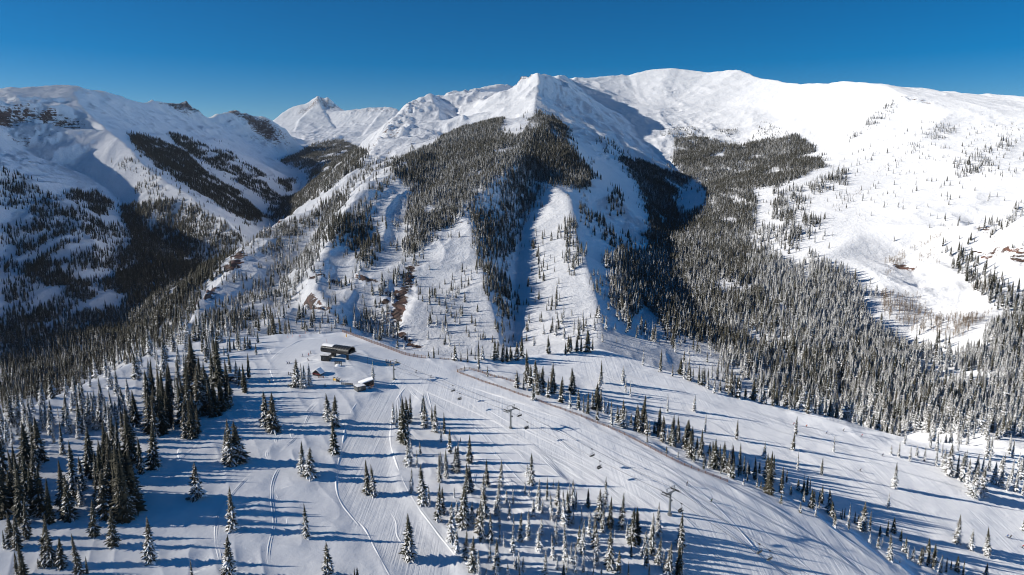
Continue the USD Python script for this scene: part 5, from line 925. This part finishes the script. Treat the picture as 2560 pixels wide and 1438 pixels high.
def chair(name, label, pos, az_, group):
    t = thing(name, label, 'chairlift chair', pos, az_, group)         # hangs from the origin; x along the rope
    part(t, 'grip', box(-.3, .3, -.12, .12, -.25, .1), M_black); part(t, 'hanger', J([rod((0, 0, -.1), (-.15, 0, -1.7), .05), rod((-.15, -1.1, -1.75), (-.15, 1.1, -1.75), .05)]), M_grey)
    for s in (-1.1, 1.1): part(t, 'frame', J([rod((-.15, s, -1.75), (-.45, s, -2.9), .045), rod((-.45, s, -2.9), (.35, s, -2.95), .045)]), M_grey)
    part(t, 'seat', box(-.45, .3, -1.08, 1.08, -2.93, -2.83), M_black); part(t, 'backrest', J([box(-.52, -.44, -1.08, 1.08, -2.75, -2.15)]), M_black); part(t, 'restraint_bar', J([rod((.3, -1.05, -2.35), (.3, 1.05, -2.35), .03)] + [rod((-.3, s, -2.2), (.3, s, -2.35), .025) for s in (-1.05, 1.05)]), M_grey)
    return t
CH = [(1132, 962, 1, 'first chair below the uppermost lift tower'), (1150, 983, -1, 'second chair below the uppermost lift tower, on the nearer rope'), (1298, 1030, 1, 'chair just past the middle lift tower'), (1318, 1055, -1, 'empty chair hanging right of the middle lift tower'),
      (1480, 1126, 1, 'upper one of two chairs halfway to the nearest tower'), (1500, 1152, -1, 'lower one of two chairs halfway to the nearest tower'), (1704, 1256, 1, 'chair just past the nearest lift tower'), (1899, 1344, 1, 'upper chair of the last pair at the lower right'), (1925, 1374, -1, 'lower chair of the last pair at the lower right')]
for u, v, s, lab_ in CH:
    best = None
    for sx_ in (-1, 1):
        uu, vv, _ = project(ropes[sx_]); d_ = np.hypot(uu - u, vv - v); i = int(np.argmin(d_))
        if best is None or d_[i] < best[0]: best = (d_[i], sx_, i)
    _, sx_, i = best; p0, p1 = ropes[sx_][max(i - 1, 0)], ropes[sx_][min(i + 1, len(ropes[sx_]) - 1)]; uu, vv, _ = project(np.array([p0, p1])); f = np.clip((u - uu[0]) / (uu[1] - uu[0]), 0, 1)
    d = p1 - p0; chair('lift_chair', lab_, p0 + d * f, math.atan2(d[1], d[0]) + (math.pi if sx_ > 0 else 0), 'chairs of the chairlift')
# ---- snow fences ------------------------------------------------------------------------------------
def fence(label, uv, h, gap=3.0):
    c = smooth_line(uv, gap); pz = ground_z(c[:, 0], c[:, 1]); o = np.array([c[0, 0], c[0, 1], pz[0]]); t = thing('snow_fence', label, 'fence', o)
    P_ = np.column_stack([c, pz]) - o; q = np.random.default_rng(int(uv[0][0]))
    for k, p_ in enumerate(P_): part(t, 'post', rod(p_ + [0, 0, -.4], p_ + [q.normal(0, .04), q.normal(0, .04), h * q.uniform(1.05, 1.22)], .085, 6), M_wood, True)
    for a, b in zip(P_[:-1], P_[1:]):
        d = b - a; L = np.linalg.norm(d[:2]); e = np.array([-d[1], d[0], 0]) / L * .03; ms = []
        for k in range(8):
            m0 = a + d * (k + .35) / 8; m1 = a + d * (k + .35 + q.uniform(.12, .3)) / 8; z1 = h * q.uniform(.9, 1.02)
            v = np.array([m0 - e, m1 - e, m1 + e, m0 + e]); v = np.vstack([v + [0, 0, .12], v + [0, 0, z1]])
            ms.append(trimesh.Trimesh(v, [[0, 1, 5], [0, 5, 4], [1, 2, 6], [1, 6, 5], [2, 3, 7], [2, 7, 6], [3, 0, 4], [3, 4, 7], [4, 5, 6], [4, 6, 7]], process=False))
        for z in (.35, h * .8): ms.append(rod(a + [0, 0, z], b + [0, 0, z], .05, 4))
        part(t, 'lath_panel', J(ms), M_lath, False)
fence('brown lath snow fence curving along the rim behind the lift station', N1([(555,80),(800,165),(1010,250),(1300,345),(1500,425),(1660,490),(1850,530),(2130,560)], 7.314, 780, 820), 1.75, 2.6)
fence('low sparse railing where the upper rim fence runs out', [(1100,898), (1125,900), (1160,899), (1172,899)], 1.1, 2.4)
fence('long brown lath fence running down beside the right piste', [(1143,931),(1165,940),(1240,966),(1340,1001),(1440,1038),(1540,1077),(1620,1118),(1700,1161),(1770,1187),(1822,1207)], 1.1, 2.8)
fence('upper arm of the brown fence branching off behind the piste corner', [(1144,929),(1165,922),(1200,931),(1245,945),(1290,957)], 1.3, 2.6)
# poles and pads
def pole(u, v, h, m_, label, pad=None):
    t = thing('marker_pole', label, 'pole', stand(u, v)); part(t, 'shaft', rod((0, 0, -.3), (0, 0, h), .07, 6), m_)
    if pad: part(t, 'pad', rod((0, 0, .2), (0, 0, 1.7), .32, 10), pad)
pole(866, 843, 2.6, M_black, 'pole in a yellow pad at the start of the rim fence', M_yellow)
pole(919, 911, 4.2, M_black, 'tall thin dark pole in the shadow right of the station')
pole(1142.5, 930, 3.4, M_wood, 'tall corner pole where the two lath fences meet')
for k, (u, v) in enumerate([(720, 845), (732, 843), (764, 834), (817, 832)]): pole(u, v, 1.5, M_orange if k < 3 else M_slate, ['leftmost orange marker pole on the knoll rim', 'second orange marker pole on the knoll rim', 'orange marker pole before the rim curves right', 'grey marker pole on the rim behind the station'][k])
# ---- skiers -------------------------------------------------------------------------------------------
import manifold3d as m3
M_skin = mat('skin', (.45, .27, .19), .6)
CLOTH = {n_: mat('cloth_' + n_, c_, .85) for n_, c_ in dict(red=(.45, .02, .03), black=(.012, .012, .014), navy=(.02, .035, .10), blue=(.03, .12, .35), orange=(.62, .14, .03), pink=(.55, .04, .12), grey=(.10, .10, .11), green=(.05, .12, .06)).items()}
def bones(j, chain, grow=0.0):
    out = m3.Manifold()
    for a, b in chain:
        out += m3.Manifold.batch_hull([m3.Manifold.sphere(j[a][3] + grow, 10).translate(j[a][:3]), m3.Manifold.sphere(j[b][3] + grow, 10).translate(j[b][:3])])
    return out
def smooth(m_, it=4, L=.09):
    m_ = m_.refine_to_length(L).to_mesh(); t = trimesh.Trimesh(m_.vert_properties[:, :3], m_.tri_verts, process=True); trimesh.smoothing.filter_taubin(t, iterations=it); return t
def pose(crouch):
    """Joints (x right, y forward, z up, radius) of a person on skis; crouch 0 = upright, 1 = skiing."""
    c = crouch; hip = .92 - .16 * c; hy = -.10 * c; lean = .16 * c
    j = {'pel': (0, hy, hip, .135), 'chest': (0, hy + .06 + lean, hip + .36 - .03 * c, .15), 'neck': (0, hy + .08 + lean * 1.35, hip + .56 - .05 * c, .06), 'head': (0, hy + .11 + lean * 1.5, hip + .72 - .05 * c, .105), 'chin': (0, hy + .16 + lean * 1.5, hip + .66 - .05 * c, .06)}
    for s, n_ in ((-1, 'l'), (1, 'r')):
        j |= {'hip' + n_: (s * .10, hy, hip - .04, .105), 'knee' + n_: (s * .12, .06 + .14 * c, .50 - .05 * c, .075), 'ank' + n_: (s * .12, -.02, .12, .058), 'toe' + n_: (s * .12, .16, .07, .05),
              'sh' + n_: (s * .19, hy + .05 + lean, hip + .46 - .04 * c, .075), 'elb' + n_: (s * .29, hy + .06 + lean + .06 * c, hip + .22, .055), 'wr' + n_: (s * .28, hy + .28 + lean, hip + .16 + .04 * c, .04), 'hand' + n_: (s * .27, hy + .36 + lean, hip + .17 + .04 * c, .045)}
    return j
TORSO = [('pel', 'chest'), ('chest', 'neck'), ('shl', 'shr'), ('shl', 'chest'), ('shr', 'chest')]; ARMS = [a for n_ in 'lr' for a in (('sh' + n_, 'elb' + n_), ('elb' + n_, 'wr' + n_))]
LEGS = [a for n_ in 'lr' for a in (('pel', 'hip' + n_), ('hip' + n_, 'knee' + n_), ('knee' + n_, 'ank' + n_))]; FEET = [('ank' + n_, 'toe' + n_) for n_ in 'lr']; HANDS = [('wr' + n_, 'hand' + n_) for n_ in 'lr']
FIG = {}
for c in (0.0, .5, 1.0):
    j = pose(c); f = {}
    f['body'] = smooth(bones(j, TORSO + ARMS + LEGS + FEET + HANDS + [('neck', 'head'), ('head', 'chin')]))
    f['jacket'] = smooth(bones(j, TORSO + ARMS, .022)); f['trousers'] = smooth(bones(j, LEGS, .02)); f['boot'] = [smooth(bones(j, [x], .03)) for x in FEET]
    h = np.array(j['head'][:3]); hm = trimesh.creation.icosphere(2, .132); hm.apply_scale([.95, 1.08, .95]); v = np.array(hm.vertices); hm.update_faces(np.all(v[hm.faces][:, :, 2] > -.02, axis=1)); hm.apply_translation(h + [0, -.01, .02]); f['helmet'] = hm
    gg = trimesh.creation.box([.17, .05, .06]); gg.apply_translation(h + [0, .105, .01]); f['goggles'] = gg
    f['ski'] = []
    for s in (-1, 1):
        prof = [(-.72, .0), (-.70, .035), (.78, .02), (.90, .07), (.98, .16), (.965, .175), (.88, .095), (.77, .045), (-.72, .06)]
        e = trimesh.creation.extrude_polygon(shapely.Polygon([(a, b - .02) for a, b in prof]).buffer(0), .10, engine='earcut'); v = np.array(e.vertices); e.vertices = np.column_stack([s * .12 + v[:, 2] - .05, v[:, 0] + .04, v[:, 1]]); f['ski'].append(e)
    f['ski_pole'] = [rod(np.array(j['hand' + n_][:3]) + [0, .0, .06], np.array([s * (.34 + .1 * c), j['hand' + n_][1] + .12 - .75 * c, .02 + .25 * c]), .014, 5) for s, n_ in ((-1, 'l'), (1, 'r'))]
    FIG[c] = f
PC = {}
def person(u, v, jacket, trousers, crouch, heading, label):
    key = (jacket, trousers, crouch)
    if key not in PC:
        x = UsdGeom.Xform.Define(stage, f'/World/kinds/person_{len(PC)}'); f = FIG[crouch]
        for n_, m_ in (('body', M_skin), ('jacket', CLOTH[jacket]), ('trousers', CLOTH[trousers]), ('helmet', CLOTH['black']), ('goggles', M_glass)): part(x, n_, f[n_], m_, True)
        for n_, m_ in (('boot', CLOTH['black']), ('ski', CLOTH['navy']), ('ski_pole', M_grey)):
            for e in f[n_]: part(x, n_, e, m_, 40)
        PC[key] = str(x.GetPath())
    p = stand(u, v)
    if p is None: return
    x = UsdGeom.Xform.Define(stage, numbered('person')); e = 1.2; n_ = np.array([ground_z(p[0] - e, p[1]) - ground_z(p[0] + e, p[1]), ground_z(p[0], p[1] - e) - ground_z(p[0], p[1] + e), 2 * e]); n_ /= np.linalg.norm(n_)
    fy = np.array([math.sin(heading), math.cos(heading), 0]); fy -= n_ * fy.dot(n_); fy /= np.linalg.norm(fy); fx = np.cross(fy, n_)
    m_ = np.eye(4); m_[0, :3], m_[1, :3], m_[2, :3], m_[3, :3] = fx, fy, n_, p + n_ * .03
    x.AddTransformOp().Set(Gf.Matrix4d(*m_.ravel().tolist())); x.GetPrim().GetReferences().AddInternalReference(PC[key]); x.GetPrim().SetInstanceable(True); tag(x, label, 'person')
z2 = lambda x, y: (600 + x / 3.5943, 780 + y / 3.5943); z4 = lambda x, y: (1700 + x / 2.445, 850 + y / 2.445); z5 = lambda x, y: (780 + x / 7.314, 820 + y / 7.314)
for a in [(*z5(1355,628), 'red', 'black', 0.0, 2.6, 'skier in red jacket, leftmost of three by the uppermost tower'), (*z5(1392,638), 'blue', 'navy', 0.0, 3.0, 'skier in blue, middle of three by the uppermost tower'), (*z5(1440,650), 'red', 'black', 0.0, 3.4, 'skier in red jacket, rightmost of three by the uppermost tower'),
          (*z5(1900,822), 'black', 'grey', .5, 2.2, 'skier in black gliding away from the uppermost lift tower'), (*z5(2172,910), 'grey', 'black', .5, 2.0, 'skier in grey at the tip of the tower shadow'), (*z5(238,1080), 'black', 'black', 0.0, 1.0, 'person in black standing in shade below the deck'),
          (*z2(565,402), 'navy', 'black', 0.0, 4.2, 'skier in dark clothes left of two on the knoll'), (*z2(618,397), 'red', 'black', 0.0, 4.0, 'skier in red left of the lift station'), (*z2(638,377), 'grey', 'black', 0.0, 4.4, 'skier in grey behind the red skier on the knoll'),
          (*z2(428,466), 'blue', 'black', 1.0, 4.0, 'skier in blue turning left of the three spruces'), (*z2(447,468), 'grey', 'navy', 1.0, 4.1, 'skier in grey turning beside the blue skier'), (*z2(437,567), 'black', 'black', 0.0, .5, 'person in black left of the three knoll spruces'), (*z2(455,572), 'grey', 'black', 0.0, 1.2, 'person in grey close to the three knoll spruces'),
          (*z2(268,638), 'green', 'black', .5, 3.6, 'skier in green at the end of the curving snow bank'), (*z2(540,228), 'pink', 'black', .5, 5.0, 'skier in pink at the back rim of the knoll'), (*z2(615,438), 'black', 'navy', 1.0, 4.0, 'crouching skier in black below the operator hut'),
          (*z4(693,520), 'red', 'grey', .5, 2.4, 'skier in red beside the tall spruce on the right piste'), (*z4(770,532), 'orange', 'black', 1.0, 2.0, 'skier in orange on the upper right piste'), (*z4(893,572), 'blue', 'black', 1.0, 2.0, 'skier in blue leaning low on the right piste'), (*z4(997,557), 'black', 'black', .5, 2.2, 'skier in black near the rim of the right piste'),
          (*z4(1108,590), 'pink', 'black', .5, 2.3, 'skier in pink at the rim of the right piste'), (*z4(1235,710), 'navy', 'black', .5, 2.0, 'skier in navy before the frosted grove'), (*z4(1098,802), 'grey', 'black', 1.0, 1.9, 'skier in grey alone in the middle of the right piste'),
          (*z4(38,890), 'black', 'navy', 0.0, 2.0, 'skier in black below the long fence'), (*z4(188,990), 'green', 'black', 1.0, 2.2, 'skier in green carving below the fence end'), (*z4(2015,1210), 'black', 'black', .5, 2.4, 'person in black at the far right of the piste'), (*z4(1996,1206), 'blue', 'navy', .5, 2.4, 'skier in blue beside the person in black at the far right'), (*z4(2090,1270), 'red', 'black', .5, 2.4, 'skier in red at the right edge below the pair')]: person(*a)
# ---- thin mountain air -------------------------------------------------------------------------
M_haze = usdkit.material(stage, '/World/Looks/thin_air', {'v': ('principled_volume', {'color': (.78, .87, 1.0), 'density': HAZE, 'anisotropy': .2})}, volume='v.volume')
hz = trimesh.creation.box([34000, 34000, 1]); v_ = np.array(hz.vertices); v_[:, 2] = np.where(v_[:, 2] > 0, max(float(Z.max()), 0) + 40, float(Z.min()) - 1.5); hz.vertices = v_
tag(usdkit.mesh(stage, '/World/haze', hz, M_haze, False), 'thin blue mountain air over the whole valley', 'haze', None, 'stuff')
